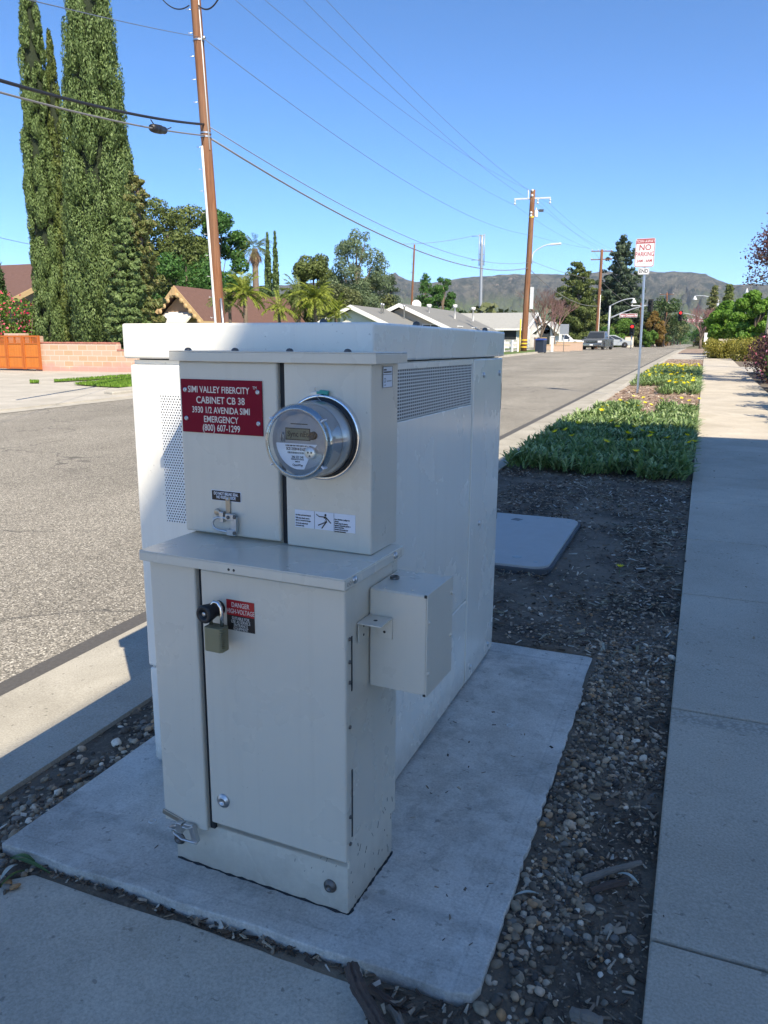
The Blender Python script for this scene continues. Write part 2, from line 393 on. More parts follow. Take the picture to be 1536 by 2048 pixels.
# foliage
M['cypress'] = leafmat('cypress_foliage', (.05, .08, .025), (.095, .14, .046), (.155, .21, .075), .2, .5)
M['cypress_olive'] = leafmat('cypress_olive_foliage', (.04, .06, .015), (.085, .115, .03), (.15, .17, .05), .15, .5)
M['cypress_rust'] = leafmat('juniper_rusty_foliage', (.06, .075, .022), (.10, .125, .038), (.24, .19, .08), .2, .8)
M['leaf_mid'] = leafmat('broadleaf_mid', (.02, .055, .012), (.045, .11, .022), (.09, .18, .04), .3, .4)
M['leaf_dark'] = leafmat('broadleaf_dark', (.018, .038, .012), (.04, .07, .022), (.075, .115, .04), .2, .4)
M['pine'] = leafmat('pine_foliage', (.035, .052, .012), (.075, .10, .026), (.13, .155, .045), .2, .5)
M['pine_cool'] = leafmat('pine_cool_foliage', (.02, .04, .022), (.05, .075, .042), (.085, .11, .065), .15, .5)
M['olive'] = leafmat('olive_foliage', (.04, .055, .02), (.08, .095, .035), (.14, .15, .06), .25, .5)
M['euc'] = leafmat('eucalyptus_foliage', (.05, .075, .045), (.10, .14, .07), (.16, .20, .10), .3, .5)
M['lime'] = leafmat('palm_frond_lime', (.08, .11, .012), (.165, .20, .03), (.27, .29, .055), .35, .8)
M['palm'] = leafmat('palm_frond_green', (.04, .06, .015), (.09, .12, .03), (.18, .20, .06), .3, .8)
M['palm_dead'] = leafmat('palm_dead_frond', (.12, .07, .04), (.22, .14, .08), (.34, .25, .15), .2, .8)
M['ficus'] = leafmat('ficus_foliage', (.03, .075, .008), (.08, .17, .018), (.22, .34, .06), .35, .6)
M['hedge'] = leafmat('hedge_yellowgreen', (.09, .09, .015), (.20, .19, .035), (.33, .27, .06), .3, .6)
M['hedge_green'] = leafmat('hedge_green', (.03, .07, .01), (.07, .14, .02), (.14, .22, .04), .3, .6)
M['plum'] = leafmat('plum_hedge_foliage', (.03, .02, .016), (.075, .035, .035), (.13, .10, .05), .25, .9)
M['blossom'] = leafmat('pink_blossom', (.45, .10, .18), (.65, .16, .24), (.75, .32, .38), .3, 1)
M['hotpink'] = leafmat('red_pink_blossom', (.50, .02, .06), (.70, .05, .12), (.80, .20, .25), .3, 1)
M['autumn'] = leafmat('rust_foliage', (.09, .06, .014), (.16, .10, .025), (.22, .16, .045), .3, .5)
M['redbranch'] = leafmat('plum_tree_foliage', (.035, .015, .02), (.08, .035, .035), (.14, .07, .06), .2, .5)
M['twig'] = simple('bare_twigs', (.20, .12, .10), .9, amt=.25, scale=3)
M['twig_pink'] = simple('bare_pink_twigs', (.30, .17, .16), .9, amt=.25, scale=3)
M['gaz'] = leafmat('gazania_leaf', (.045, .09, .025), (.135, .20, .065), (.36, .42, .22), .25, 1.5, .42)
M['petal'] = leafmat('yellow_petals', (.75, .42, .0), (.85, .56, .0), (.9, .66, .01), .3, 3)
M['grass'] = leafmat('grass_blades', (.05, .10, .01), (.10, .19, .02), (.18, .27, .04), .3, 1.5)
def rocks(name, stops):
    k = N(name); g = k.n('NewGeometry')
    c = k.ramp(g.outputs['Random Per Island'], stops)
    c = k.mix(1, c, k.ramp(k.noise(90, 4), [(.3, .75), (.7, 1.15)]), 'MULTIPLY')
    k.col(c); k.rough(.75); return k.m
M['pebble'] = rocks('mixed_river_pebbles', [(0, (.05, .045, .04)), (.2, (.12, .095, .07)), (.4, (.22, .17, .115)), (.58, (.34, .265, .175)), (.72, (.17, .165, .15)), (.84, (.56, .47, .35)), (.93, (.38, .21, .09)), (1, (.82, .75, .62))])
M['chips'] = rocks('bark_and_leaf_chips', [(0, (.035, .022, .015)), (.35, (.10, .068, .045)), (.6, (.19, .14, .095)), (.8, (.32, .25, .18)), (.93, (.48, .41, .31)), (1, (.62, .59, .52))])
M['chips_pale'] = rocks('pale_bark_chips', [(0, (.16, .09, .06)), (.4, (.30, .21, .15)), (.75, (.42, .32, .24)), (1, (.58, .50, .41))])
# ------------------------------------------------------------------ text
def text(s, size, mat, parent, loc, rot=(R_(90), 0, 0), name='lettering', align='CENTER', sx=1.0, bold=0, space=1.0):
    cu = bpy.data.curves.new('t', 'FONT'); cu.body = s; cu.size = size; cu.align_x = align; cu.align_y = 'CENTER'
    cu.extrude = .0003; cu.offset = bold; cu.resolution_u = 3; cu.space_character = space
    t = bpy.data.objects.new('t', cu); sc.collection.objects.link(t)
    bpy.context.view_layer.update()
    me = bpy.data.meshes.new_from_object(t.evaluated_get(bpy.context.evaluated_depsgraph_get()))
    bpy.data.objects.remove(t); bpy.data.curves.remove(cu)
    me.name = name; me.materials.clear(); me.materials.append(mat)
    o = link(name, me, parent); o.location = loc; o.rotation_euler = rot; o.scale = (sx, 1, 1)
    return o
# ================================================================== SETTING
YB = [-60, -20, -5, 0, 5, 10, 20, 30, 40, 50, 60, 75, 90, 120, 160, 220, 300]
def strip(name, x0, x1, y0, y1, dz, mat, kind='structure', thick=0):
    """a sheet between two x lines that follows the ground slope"""
    ys = [y0] + [y for y in YB if y0 < y < y1] + [y1]; m = MB()
    for a, b in zip(ys[:-1], ys[1:]):
        if thick:
            za, zb = gz(a)+dz, gz(b)+dz
            vs = [(x0,a,za-thick),(x1,a,za-thick),(x0,b,zb-thick),(x1,b,zb-thick),(x0,a,za),(x1,a,za),(x0,b,zb),(x1,b,zb)]
            m.add(vs, [(4,5,7,6),(0,4,6,2),(1,3,7,5)] + ([(0,1,5,4)] if a == y0 else []) + ([(2,6,7,3)] if b == y1 else []))
        else:
            m.quad((x0,a,gz(a)+dz),(x1,a,gz(a)+dz),(x1,b,gz(b)+dz),(x0,b,gz(b)+dz))
    o = m.build(name, mat); o['kind'] = kind; return o
def ground():
    m = MB(); ys = [-3000, -300] + YB + [900, 3000, 6200]
    xs = [-6200, -3000, -600, -100, 100, 600, 3000, 6200]
    def z(x, y):
        return (gz(max(y, -60)) if y > -60 else -.87) - .16
    vs = [(x, y, z(x, y)) for y in ys for x in xs]; n = len(xs)
    m.add(vs, [(j*n+i, j*n+i+1, (j+1)*n+i+1, (j+1)*n+i) for j in range(len(ys)-1) for i in range(n-1)])
    o = m.build('ground', M['earth']); o['kind'] = 'structure'
ground()
KX = -1.94                    # street face of the near kerb
strip('road', -12.1, -2.46, -60, 900, -.105, M['asphalt'])
strip('cross_street', -160, -12.1, 90, 103, -.100, M['asphalt'])
strip('cross_street', -2.46, 120, 90, 103, -.100, M['asphalt'])
strip('road_seam', -2.57, -2.455, -20, 90, -.099, M['seam'])
strip('gutter', -2.46, KX-.01, -60, 90, -.094, M['gutter'], thick=.05)
strip('kerb', KX, -1.775, -60, 90, .002, M['kerb'], thick=.12)
strip('kerb', -12.28, -12.1, 24, 90, .0, M['kerb'], thick=.13)
strip('gutter', -12.1, -11.7, -20, 90, -.097, M['kerb'])
strip('soil_strip', -1.775, 0.0, -1.5, .5, -.016, M['soil'])
strip('driveway', -1.775, 0.0, -60, -1.5, -.014, M['sidewalk'])  # unseen pale strip behind the camera, added to bounce warm light forward
strip('soil_strip', -1.775, 0.0, 8.0, 13.5, -.016, M['soil'])
def soilz(X, Y):
    X = np.asarray(X, float); Y = np.asarray(Y, float)
    near = np.clip((3.5-Y)/.4, 0, 1)
    up = np.where(X > -.9, np.clip(-X/.29, 0, 1), np.clip((X+1.775)/.22, 0, 1))
    nz_ = np.array([mnoise.fractal(Vector((a*4, b*4, 3)), 1, 2, 4) for a, b in zip(X.ravel(), Y.ravel())]).reshape(X.shape)
    mid = np.clip(np.minimum(-X, X+1.775)/.12, 0, 1)
    return .0145*Y-.014 + .034*up*near + nz_*.011*mid
gxs, gys = np.linspace(-1.775, 0, 80), np.linspace(.5, 8.0, 300); GX, GY = np.meshgrid(gxs, gys)
GZ = soilz(GX, GY); GZ[(GX > -1.66) & (GX < -.70) & (GY > 4.15) & (GY < 5.52)] -= .02
GZ[(GX > -1.53) & (GX < -.315) & (GY > 1.25) & (GY < 3.04)] -= .07; GZ[(GX < -.50) & (GY < 1.19) & ((GX > -1.42) | (GY < .95))] -= .07
idx = np.arange(GX.size).reshape(GX.shape); Fq = np.stack([idx[:-1, :-1], idx[:-1, 1:], idx[1:, 1:], idx[1:, :-1]], -1).reshape(-1, 4)
o = npmesh('soil_strip', np.stack([GX, GY, GZ], -1).reshape(-1, 3), Fq, M['soil'], smooth=True); o['kind'] = 'structure'
strip('soil_strip', -1.775, 0.0, 13.5, 46, -.016, M['mulch_bed'])
strip('driveway', -1.775, 0.0, 46, 60, -.010, M['sidewalk'])
strip('soil_strip', -1.775, 0.0, 60, 90, -.016, M['mulch_bed'])
strip('side_yard', 1.42, 60, 12, 90, -.02, M['soil'])
strip('side_yard', 1.42, 60, -60, 12, -.02, M['sidewalk'])  # unseen near part of the yard, made pale to bounce warm light into the shade
strip('driveway', 1.42, 6, 31, 36, -.012, M['sidewalk'])
strip('far_parkway', -14.3, -12.28, 26, 90, -.012, M['lawn'])
strip('far_sidewalk', -15.9, -14.3, 26, 90, .004, M['sidewalk'])
strip('far_yard', -60, -15.9, 26, 90, -.02, M['lawn'])
strip('far_apron', -60, -12.1, -20, 26, -.070, M['sidewalk'], thick=.06)
# sidewalk in slabs with real joints
m = MB(); js = [-12]+[-10.8+1.22*i for i in range(9)]+[.36, 1.565, 2.72, 4.06, 5.23, 6.48, 7.7, 8.9, 10.1]+[11.3+1.21*i for i in range(50)]
for a, b in zip(js[:-1], js[1:]):
    g = .005; x1 = 1.42
    vs = [(x, y, gz(y)+z) for z in (-.09, .012) for y in (a+g, b-g) for x in (0.0, x1)]
    m.add(vs, [(0,2,3,1),(4,5,7,6),(0,1,5,4),(2,6,7,3),(0,4,6,2),(1,3,7,5)])
def swx(k, c):
    s = k.sep(); w = k.math('MULTIPLY', k.math('SUBTRACT', k.noise(6, 3), .5), .05)
    d = k.math('ABSOLUTE', k.math('ADD', k.math('SUBTRACT', s[1], 2.66), w))
    msk = k.ramp(k.math('DIVIDE', d, .07), [(.35, 1.0), (.8, 0.0)])
    v = k.ramp(k.vor(75, 'Distance'), [(.25, (.52, .47, .39)), (.65, (.25, .235, .20))])
    return k.mix(k.math('MULTIPLY', msk, .55), c, v)
swm = concrete('sidewalk_slab_concrete', (.45, .40, .32), (.60, .54, .44), extra=swx)
o = m.build('sidewalk', swm, bevel=.006, seg=2); o['kind'] = 'structure'
# slab in front of the pad (bottom left)
m = MB(); zt = .036
poly = [(-1.385, 1.222), (-.560, 1.205), (-.487, 1.180), (-.482, 1.11), (-.46, .85), (-.44, -.6), (-1.775, -.6), (-1.775, .9), (-1.52, 1.10)]
m.prism(poly, lambda p, s: (p[0], p[1], zt if s else -.08))
o = m.build('front_slab', concrete('front_slab_concrete', (.46, .42, .345), (.60, .55, .455), sc1=3), bevel=.006); o['kind'] = 'structure'
# the utility pad
poly = [(-1.545, 1.237)]
for i in range(1, 12): poly.append((-1.545+1.235*i/11.5, 1.237+.004*math.sin(i*2.1)))
poly.append((-.312, 1.245))
y = 1.27
while y < 3.0:
    poly.append((-.303 + random.choice((0, 0, 0, 0, -.003, -.006)) + random.uniform(-.0012, .0012), y)); y += random.uniform(.012, .03)
poly += [(-.306, 3.02), (-.315, 3.045), (-.335, 3.055)]
for i in range(1, 12): poly.append((-.335-1.2*i/11.5, 3.055+random.uniform(-.003, .003)))
poly.append((-1.545, 3.05))
m = MB(); m.prism(poly, lambda p, s: (p[0], p[1], .060 if s else -.06))
o = m.build('concrete_pad', M['pad'], bevel=.0035, seg=2); o['kind'] = 'structure'
# ---- hills
def hills():
    prof = [(-100, 592), (200, 585), (420, 575), (560, 568), (700, 560), (763, 549), (783, 547), (790, 541), (797, 549), (812, 557), (833, 563), (860, 566), (892, 561), (923, 554), (951, 553), (986, 551), (1029, 546),
            (1052, 547), (1105, 548), (1150, 549), (1192, 545), (1209, 541), (1240, 546), (1272, 545), (1304, 541), (1330, 544), (1349, 543), (1384, 543), (1412, 548), (1436, 560), (1464, 569), (1489, 569), (1506, 566), (1536, 571), (1620, 580), (1750, 590)]
    az = np.array([math.degrees(math.atan2(ray(p, q).x, ray(p, q).y)) for p, q in prof])
    el = np.array([ray(p, q).z/math.hypot(ray(p, q).x, ray(p, q).y) for p, q in prof])
    A = np.linspace(-70, 30, 900)
    E_ = np.interp(A, az, el, left=.065, right=.06)
    for nm, r0, r1, rc, fade, kk in (('hills', 2600, 4800, 3700, 1.0, 0), ('foothills', 1300, 2300, 1800, .40, 1)):
        Rr = np.linspace(r0, r1, 110); V = []
        for i, a in enumerate(A):
            ca, sa = math.cos(R_(a)), math.sin(R_(a))
            pk = (E_[i]*rc) if kk == 0 else rc*(.030+.009*mnoise.noise(Vector((a*.16, 3, 0)))+.004*mnoise.noise(Vector((a*.7, 8, 0)))+(.010 if -18 < a < -8 else 0)*math.sin(math.pi*(a+18)/10))
            for r in Rr:
                x, y = r*sa, r*ca
                t = (r-r0)/(rc-r0) if r < rc else (r1-r)/(r1-rc)
                t = max(0, min(1, t)); base = t**1.15
                p = Vector((x*.0026, y*.0026, kk*5))
                ridge = 1-abs(mnoise.fractal(p, .8, 2.1, 7)*1.6)
                amp = (.48 if kk == 0 else .25)*(1-t)**.8*min(1, t*5)
                z = pk*(base + amp*(ridge-.55)*1.9) + mnoise.fractal(Vector((x*.012, y*.012, 1)), 1, 2, 3)*(9 if kk == 0 else 3)*min(1, t*4)*(1 if t < .97 else .35)
                V.append((x, y, z+(1.3*t)))
        n = len(Rr); idx = np.arange(len(A)*n).reshape(len(A), n)
        Fq = np.stack([idx[:-1, :-1], idx[:-1, 1:], idx[1:, 1:], idx[1:, :-1]], -1).reshape(-1, 4)
        o = npmesh(nm, np.array(V), Fq, M['hill'], smooth=True); o['kind'] = 'structure'
hills()
# ================================================================== FOLIAGE TOOLS
def unit(v): return v/np.maximum(np.linalg.norm(v, axis=1, keepdims=True), 1e-9)
def leafquads(P, D, ln, wd, up=0.0, jit=.6, dir_=None):
    """rhombus leaves at P. D: outward normals. dir_: preferred long axis"""
    n = len(P)
    nn = unit(D + rng.normal(0, jit, (n, 3)))
    t = rng.normal(0, 1, (n, 3)) if dir_ is None else dir_ + rng.normal(0, .35, (n, 3))
    t[:, 2] += up
    t = unit(t - nn*np.sum(t*nn, 1, keepdims=True)); b = np.cross(nn, t)
    L = (ln*rng.uniform(.6, 1.35, n))[:, None]; W = (wd*rng.uniform(.6, 1.35, n))[:, None]
    V = np.stack([P-t*L*.5, P+b*W*.5+t*L*.05, P+t*L*.5, P-b*W*.5+t*L*.05], 1).reshape(-1, 3)
    return V, np.arange(n*4).reshape(n, 4)
def blobs(centers, radii, n, squash=.8):
    """points on the shells of clumps, weighted by area"""
    centers = np.array(centers); radii = np.array(radii); w = radii**2; w = w/w.sum()
    k = rng.choice(len(centers), n, p=w); d = unit(rng.normal(0, 1, (n, 3)))
    r = radii[k][:, None]*rng.uniform(.70, 1.06, (n, 1))
    s = np.array([1, 1, squash]); return centers[k]+d*r*s, d
def crown_broad(R, H, z0, K, rs, seed=0, flat=1.0):
    r = np.random.default_rng(seed); cs, ra = [], []
    for i in range(K):
        d = r.normal(0, 1, 3); d /= np.linalg.norm(d); q = r.uniform(.25, 1)**.45
        e = np.array([R*.93, R*.93, H/2*.92])
        cs.append(d*q*e + np.array([0, 0, z0+H/2])); ra.append(rs*R*r.uniform(.6, 1.25))
    return cs, ra
def trunk_mesh(H, r0, limbs, bend=.15, seed=0):
    r = random.Random(seed); m = MB()
    top = Vector((r.uniform(-bend, bend), r.uniform(-bend, bend), H))
    pts = [Vector((0, 0, -.12)), Vector((0, 0, .05)), top*.35+Vector((r.uniform(-.5, .5)*bend, 0, 0)), top*.7, top]
    m.tube(pts, [r0*1.25, r0, r0*.8, r0*.6, r0*.2], 8)
    for c in limbs:
        c = Vector(c); a = top*min(.9, max(.25, (c.z/H)*.55+r.uniform(-.05, .1))); mid = (a+c)*.5+Vector((0, 0, -.06*H*r.random()))
        m.tube([a, mid, c], [r0*.42, r0*.26, r0*.06], 5, cap=False)
    return m
def tree_root(name, px, Y, label, cat='tree', group=None, X=None, dz=0, top=690):
    x = at(px, (690+top)/2, Y).x if X is None else X
    return empty(name, (x, Y, gz(Y)-.1+dz), 0, label, cat, group)
def broad_tree(name, px, Y, top, halfw, mat, label, n=5000, leaf=.2, z0=.25, K=34, rs=.33, seed=0, group=None, sparse=False, trunk_r=.22, squash=.8, cat='tree'):
    root = tree_root(name, px, Y, label, cat, group, top=top); dp = depth(px, Y)
    H = at(px, top, Y).z - gz(Y) + .1; R = halfw*dp/F
    cs, ra = crown_broad(R, H*(1-z0)*.97, H*z0, K, rs, seed)
    n = int(n*2.2); leaf = leaf*.80
    P, D = blobs(cs, ra, n, squash)
    V, Fq = leafquads(P, D, leaf, leaf*.62, jit=.55)
    npmesh('crown', V, Fq, mat, root)
    trunk_mesh(H*.8, trunk_r, [cs[i] for i in range(0, len(cs), 3)], seed=seed).build('trunk', M['bark'], root)
    return root
def column_tree(name, px, Y, top, halfw, mat, label, n=9000, leaf=(.34, .12), seed=0, group=None, H=None, taper=.55, X=None, spread=None):
    root = tree_root(name, px, Y, label, 'tree', group, X, top=top); dp = depth(px, Y)
    H = H or at(px, top, Y).z - gz(Y) + .1; R = halfw*dp/F
    r = np.random.default_rng(seed)
    def rad(t): return R*np.minimum(1, (t*9)**.5)*np.maximum(0, 1-np.maximum(0, (t-taper)/(1-taper))**1.5)**.8
    # vertical flutes: clumps hugging the column
    K = 420; tz = r.uniform(.01, .985, K); ta = r.uniform(0, 6.283, K); rr = rad(tz)*r.uniform(.70, .90, K)
    cs = np.stack([rr*np.cos(ta), rr*np.sin(ta), tz*H], 1); ra = np.maximum(.06, rad(tz)*r.uniform(.13, .27, K))
    P, D = blobs(cs, ra, n, 3.0)
    P[:, 2] = np.clip(P[:, 2], .05, H*1.01)
    V, Fq = leafquads(P, D, leaf[0], leaf[1], jit=.45, dir_=np.tile([0, 0, 1.2], (n, 1))+D*.45)
    npmesh('crown', V, Fq, mat, root)
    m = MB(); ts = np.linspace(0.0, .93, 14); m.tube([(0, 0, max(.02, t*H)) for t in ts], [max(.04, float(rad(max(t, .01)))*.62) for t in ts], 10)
    m.build('trunk', M['cyp_core'], root)  # solid foliage core, not wood; dark colour stands for shade inside the crown
    return root
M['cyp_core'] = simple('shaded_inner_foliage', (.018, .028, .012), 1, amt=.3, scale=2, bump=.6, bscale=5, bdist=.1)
def conifer(name, px, Y, top, halfw, mat, label, n=7000, leaf=.24, layers=11, seed=0, group=None, droop=.12, up=.25, ragged=.3, z0=.06, shape=.8, trunk_r=.2, fat=1.25):
    root = tree_root(name, px, Y, label, 'tree', group, top=top); dp = depth(px, Y)
    H = at(px, top, Y).z - gz(Y) + .1; R = halfw*dp/F; r = random.Random(seed)
    m = MB(); m.tube([(0, 0, -.1), (0, 0, H*.5), (.05, 0, H*.97)], [trunk_r*1.2, trunk_r*.7, .03], 8)
    cs, ra = [], []
    for i in range(layers):
        t = z0 + (1-z0)*i/layers; L0 = R*(1-t)**shape; k = max(4, int(9*(1-t))+2)
        for j in range(k):
            a = 6.283*(j+r.random()*.8)/k + i*1.3; L = L0*(1-ragged*r.random()); z = t*H + r.uniform(-.03, .03)*H
            e = Vector((math.cos(a)*L, math.sin(a)*L, z + L*(up-droop)))
            m.tube([(0, 0, z), e], [trunk_r*.25, .02], 4, cap=False)
            nb = max(2, int(L/(R*.2)))
            for q in range(nb):
                s = (q+1)/nb; p = Vector((0, 0, z)).lerp(e, s)
                cs.append((p.x, p.y, p.z + r.uniform(-.05, .05)*H*.3)); ra.append(R*(.17 if s < .9 else .12)*fat*r.uniform(.7, 1.2)*(1.0-.45*t))
    for i in range(5): cs.append((0, 0, H*(.9+.02*i))); ra.append(R*.07)
    n = int(n*1.6)
    P, D = blobs(cs, ra, n, .62)
    V, Fq = leafquads(P, D, leaf, leaf*.45, up=.35, jit=.6)
    npmesh('crown', V, Fq, mat, root); m.build('trunk', M['bark'], root); return root
def bare_tree(name, px, Y, top, halfw, mat, label, seed=0, levels=5, r0=.14, group=None, n0=4, trunk=.22, leaf=None, X=None, H=None, k=3, spread=.55, cat='tree'):
    root = tree_root(name, px, Y, label, cat, group, X, top=top); dp = depth(px, Y)
    H = H or at(px, top, Y).z - gz(Y) + .1; R = halfw*dp/F; r = random.Random(seed)
    tr = MB(); br = MB(); tips = []
    def grow(p, d, L, rad, lv):
        q = p + d*L*.5 + Vector((r.uniform(-1, 1), r.uniform(-1, 1), 0))*L*.06; e = q + (d+Vector((r.uniform(-.2, .2), r.uniform(-.2, .2), .1))).normalized()*L*.5
        (tr if lv >= levels-1 else br).tube([p, q, e], [rad, rad*.8, rad*.62], 6 if lv > 2 else 3, cap=False)
        if lv == 0: tips.append(e); return
        for i in range(k):
            nd = (d + Vector((r.uniform(-1, 1), r.uniform(-1, 1), r.uniform(-.35, .6)))*spread).normalized()
            grow(e if i else q.lerp(e, .6), nd, L*r.uniform(.62, .85), rad*.62, lv-1)
    base = Vector((0, 0, H*trunk)); tr.tube([(0, 0, -.1), base], [r0*1.2, r0*.9], 8)
    for i in range(n0):
        a = 6.283*i/n0 + r.random(); s = R/H*1.25
        grow(base, Vector((math.cos(a)*s, math.sin(a)*s, 1)).normalized(), H*.25, r0*.6, levels-1)
    tr.build('trunk', M['bark'], root)
    br.build('crown', mat, root, recalc=False)
    if leaf:
        T = np.array([tuple(t) for t in tips]); P = np.repeat(T, leaf[1], 0)+rng.normal(0, leaf[3], (len(T)*leaf[1], 3))
        V, Fq = leafquads(P, rng.normal(0, 1, P.shape), leaf[2], leaf[2]*.6)
        npmesh('foliage', V, Fq, leaf[0], root)
    return root
def bush_mesh(lx, ly, lz, n, leaf, K=30, rs=.3, seed=0):
    r = np.random.default_rng(seed)
    cs = np.stack([r.uniform(-.5, .5, K)*lx*.86, r.uniform(-.5, .5, K)*ly*.86, r.uniform(.15, .82, K)*lz], 1)
    P, D = blobs(cs, np.full(K, rs*min(lz, ly)), n, .9); P[:, 2] = np.maximum(P[:, 2], .01)
    return leafquads(P, D, leaf, leaf*.6), P
def bush(name, loc, size, mat, label, n=3000, leaf=.08, cat='hedge', group=None, blossom=None, K=30, rs=.3, seed=0, nb=300, bs=.07, core=None, rz=0):
    root = empty(name, loc, rz, label, cat, group)
    (V, Fq), P = bush_mesh(*size, n, leaf, K, rs, seed)
    npmesh('foliage', V, Fq, mat, root)
    st = MB(); r = random.Random(seed)
    for i in range(6):
        x, y = r.uniform(-.3, .3)*size[0], r.uniform(-.3, .3)*size[1]
        st.tube([(x, y, -.03), (x*1.1, y*1.1, size[2]*.4), (x*1.3, y*1.3, size[2]*.75)], [.025, .02, .008], 5)
    st.build('stems', M['bark'], root)
    if blossom:
        Pb = P[rng.choice(len(P), nb)]; Pb = Pb+unit(Pb-np.array([0, 0, size[2]*.4]))*leaf*.5
        V, Fq = leafquads(Pb, rng.normal(0, 1, Pb.shape), bs, bs*.8); npmesh('blossoms', V, Fq, blossom, root)
    return root
def palm(name, px, Y, top, mat, label, fr=26, L=2.2, trunk_r=.16, dead=0, seed=0, H=None, nl=26, droop=.9, group=None):
    root = tree_root(name, px, Y, label, 'palm tree', group); r = random.Random(seed)
    H = H or at(px, top, Y).z - gz(Y) + .1
    m = MB(); m.tube([(0, 0, -.1), (0, 0, H*.5), (0, 0, H)], [trunk_r*1.2, trunk_r, trunk_r*.9], 10); m.build('trunk', M['bark'], root)
    def fronds(cnt, e0, e1, L, seedk):
        VV, nb = [], 0; rr = np.random.default_rng(seedk); P, Dr, Nn = [], [], []
        for i in range(cnt):
            a = rr.uniform(0, 6.283); el = rr.uniform(e0, e1); ll = L*rr.uniform(.75, 1.1)
            p = np.array([0, 0, H]); d = np.array([math.cos(a)*math.cos(el), math.sin(a)*math.cos(el), math.sin(el)])
            side = np.array([-math.sin(a), math.cos(a), 0]); st = ll/nl
            for q in range(nl):
                d = d + np.array([0, 0, -droop/nl*(1+q/nl)]); d /= np.linalg.norm(d); p = p + d*st
                if q < 3: continue
                for s in (-1, 1):
                    ld = side*s*.85 + d*.55 + np.array([0, 0, -.25]); P.append(p+ld*ll*.07); Dr.append(ld); Nn.append(np.cross(ld, d))
                P.append(p); Dr.append(d*2); Nn.append(side)
        P, Dr, Nn = map(np.array, (P, Dr, Nn))
        return leafquads(P, Nn, L*.21, L*.028, jit=.2, dir_=Dr*2.5)
    V, Fq = fronds(fr, -.2, 1.35, L, seed); npmesh('crown', V, Fq, mat, root)
    if dead:
        V, Fq = fronds(dead, -1.5, -.7, L*.8, seed+9); npmesh('dead_fronds', V, Fq, M['palm_dead'], root)
    return root
# ================================================================== METER PEDESTAL
PR = -R_(2.3)
ped = empty('meter_pedestal', (-.622, 1.325, 0), PR, 'beige steel electric meter pedestal with red address plate and round glass meter', 'electric pedestal')
def P(name, m, mat, parent=None, **k): return m.build(name, mat, parent or ped, **k)
def disc_bolt(m, c, axis, r=.011, h=.006):
    c = Vector(c); a = Vector(axis)
    m.lathe(c, a, [(0, r*1.25), (h*.35, r*1.25), (h*.4, r), (h, r*.85), (h, r*.5), (h*.6, r*.45), (h*.6, 0)], 16)
# plinth and lower body
P('plinth', MB().box(-.480, -.006, .022, .262, .058, .20), M['beige'], bevel=.003)
m = MB(); rr_ = random.Random(2)
for a, b in (((-.480, .022), (-.006, .022)), ((-.006, .022), (-.006, .262))):
    a, b = Vector((*a, .0595)), Vector((*b, .0595)); m.tube([a.lerp(b, i/30)+Vector((rr_.uniform(-.0015, .0025), rr_.uniform(-.003, .0015), rr_.uniform(-.001, .0015))) for i in range(31)], [rr_.uniform(.0022, .0052) for i in range(31)], 6)
P('base_sealant', m, M['gap'])
P('lower_housing', MB().box(-.489, -.002, .022, .272, .175, .826), M['beige'], bevel=.003)
d = P('lower_door', MB().box(-.3535, .002, .0, .0195, .205, .822), M['beige'], bevel=.0045, seg=3)
m = MB(); m.box(.0045, .006, .0195, .0235, .26, .42); m.box(.0045, .006, .0195, .0235, .60, .72); P('hinge_gap', m, M['black_ink'], d)
m = MB()
for z in (.245, .31, .62, .665, .715, .52): m.lathe((.0025, .016, z), (1, 0, 0), [(0, .0045), (.003, .004), (.003, 0)], 8)
P('hinge_screws', m, M['dark_steel'], d)
m = MB(); disc_bolt(m, (-.316, 0, .272), (0, -1, 0), .0135, .008); P('door_bolt', m, M['galv'], d)
P('side_cover', MB().box(-.492, -.3665, -.002, .0205, .176, .826), M['beige'], bevel=.005, seg=3)
P('seam_gap', MB().box(-.3660, -.3540, .012, .0215, .18, .824), M['gap'])
m = MB()
for u, z in ((-.468, .116), (-.050, .120)): disc_bolt(m, (u, .022, z), (0, -1, 0), .0125, .010)
P('plinth_bolts', m, M['dark_steel'])
# shelf hood
m = MB(); sx0, sx1, sy0, sy1 = -.5035, .0115, -.020, .2755
m.box(sx0, sx1, sy0, sy1, .849, .8525); m.box(sx0, sx1, sy0, sy0+.003, .829, .849); m.box(sx1-.003, sx1, sy0+.003, sy1, .829, .849); m.box(sx0, sx0+.003, sy0+.003, sy1, .829, .849); m.box(sx0+.003, sx1-.003, .012, sy1, .8255, .849)
sh = P('shelf_hood', m, M['beige'], bevel=.0018)
m = MB()
for v in (.022, .225): m.lathe((.0115, v, .841), (1, 0, 0), [(0, .008), (.002, .008), (.005, .005), (.0055, 0)], 12)
P('hood_screws', m, M['galv'], sh)
m = MB()
for u in (-.263, -.250): m.lathe((u, -.0200, .838), (0, -1, 0), [(0, .0030), (.0004, .0030), (.0005, 0)], 10)
P('drain_holes', m, M['black_ink'], sh)
m = MB()
for v in (-.006, .004): m.lathe((.0116, v, .8385), (1, 0, 0), [(0, .004), (.0003, .004), (.0003, .0032), (0, .0032)], 14)
P('stamped_rings', m, M['dark_steel'], sh)
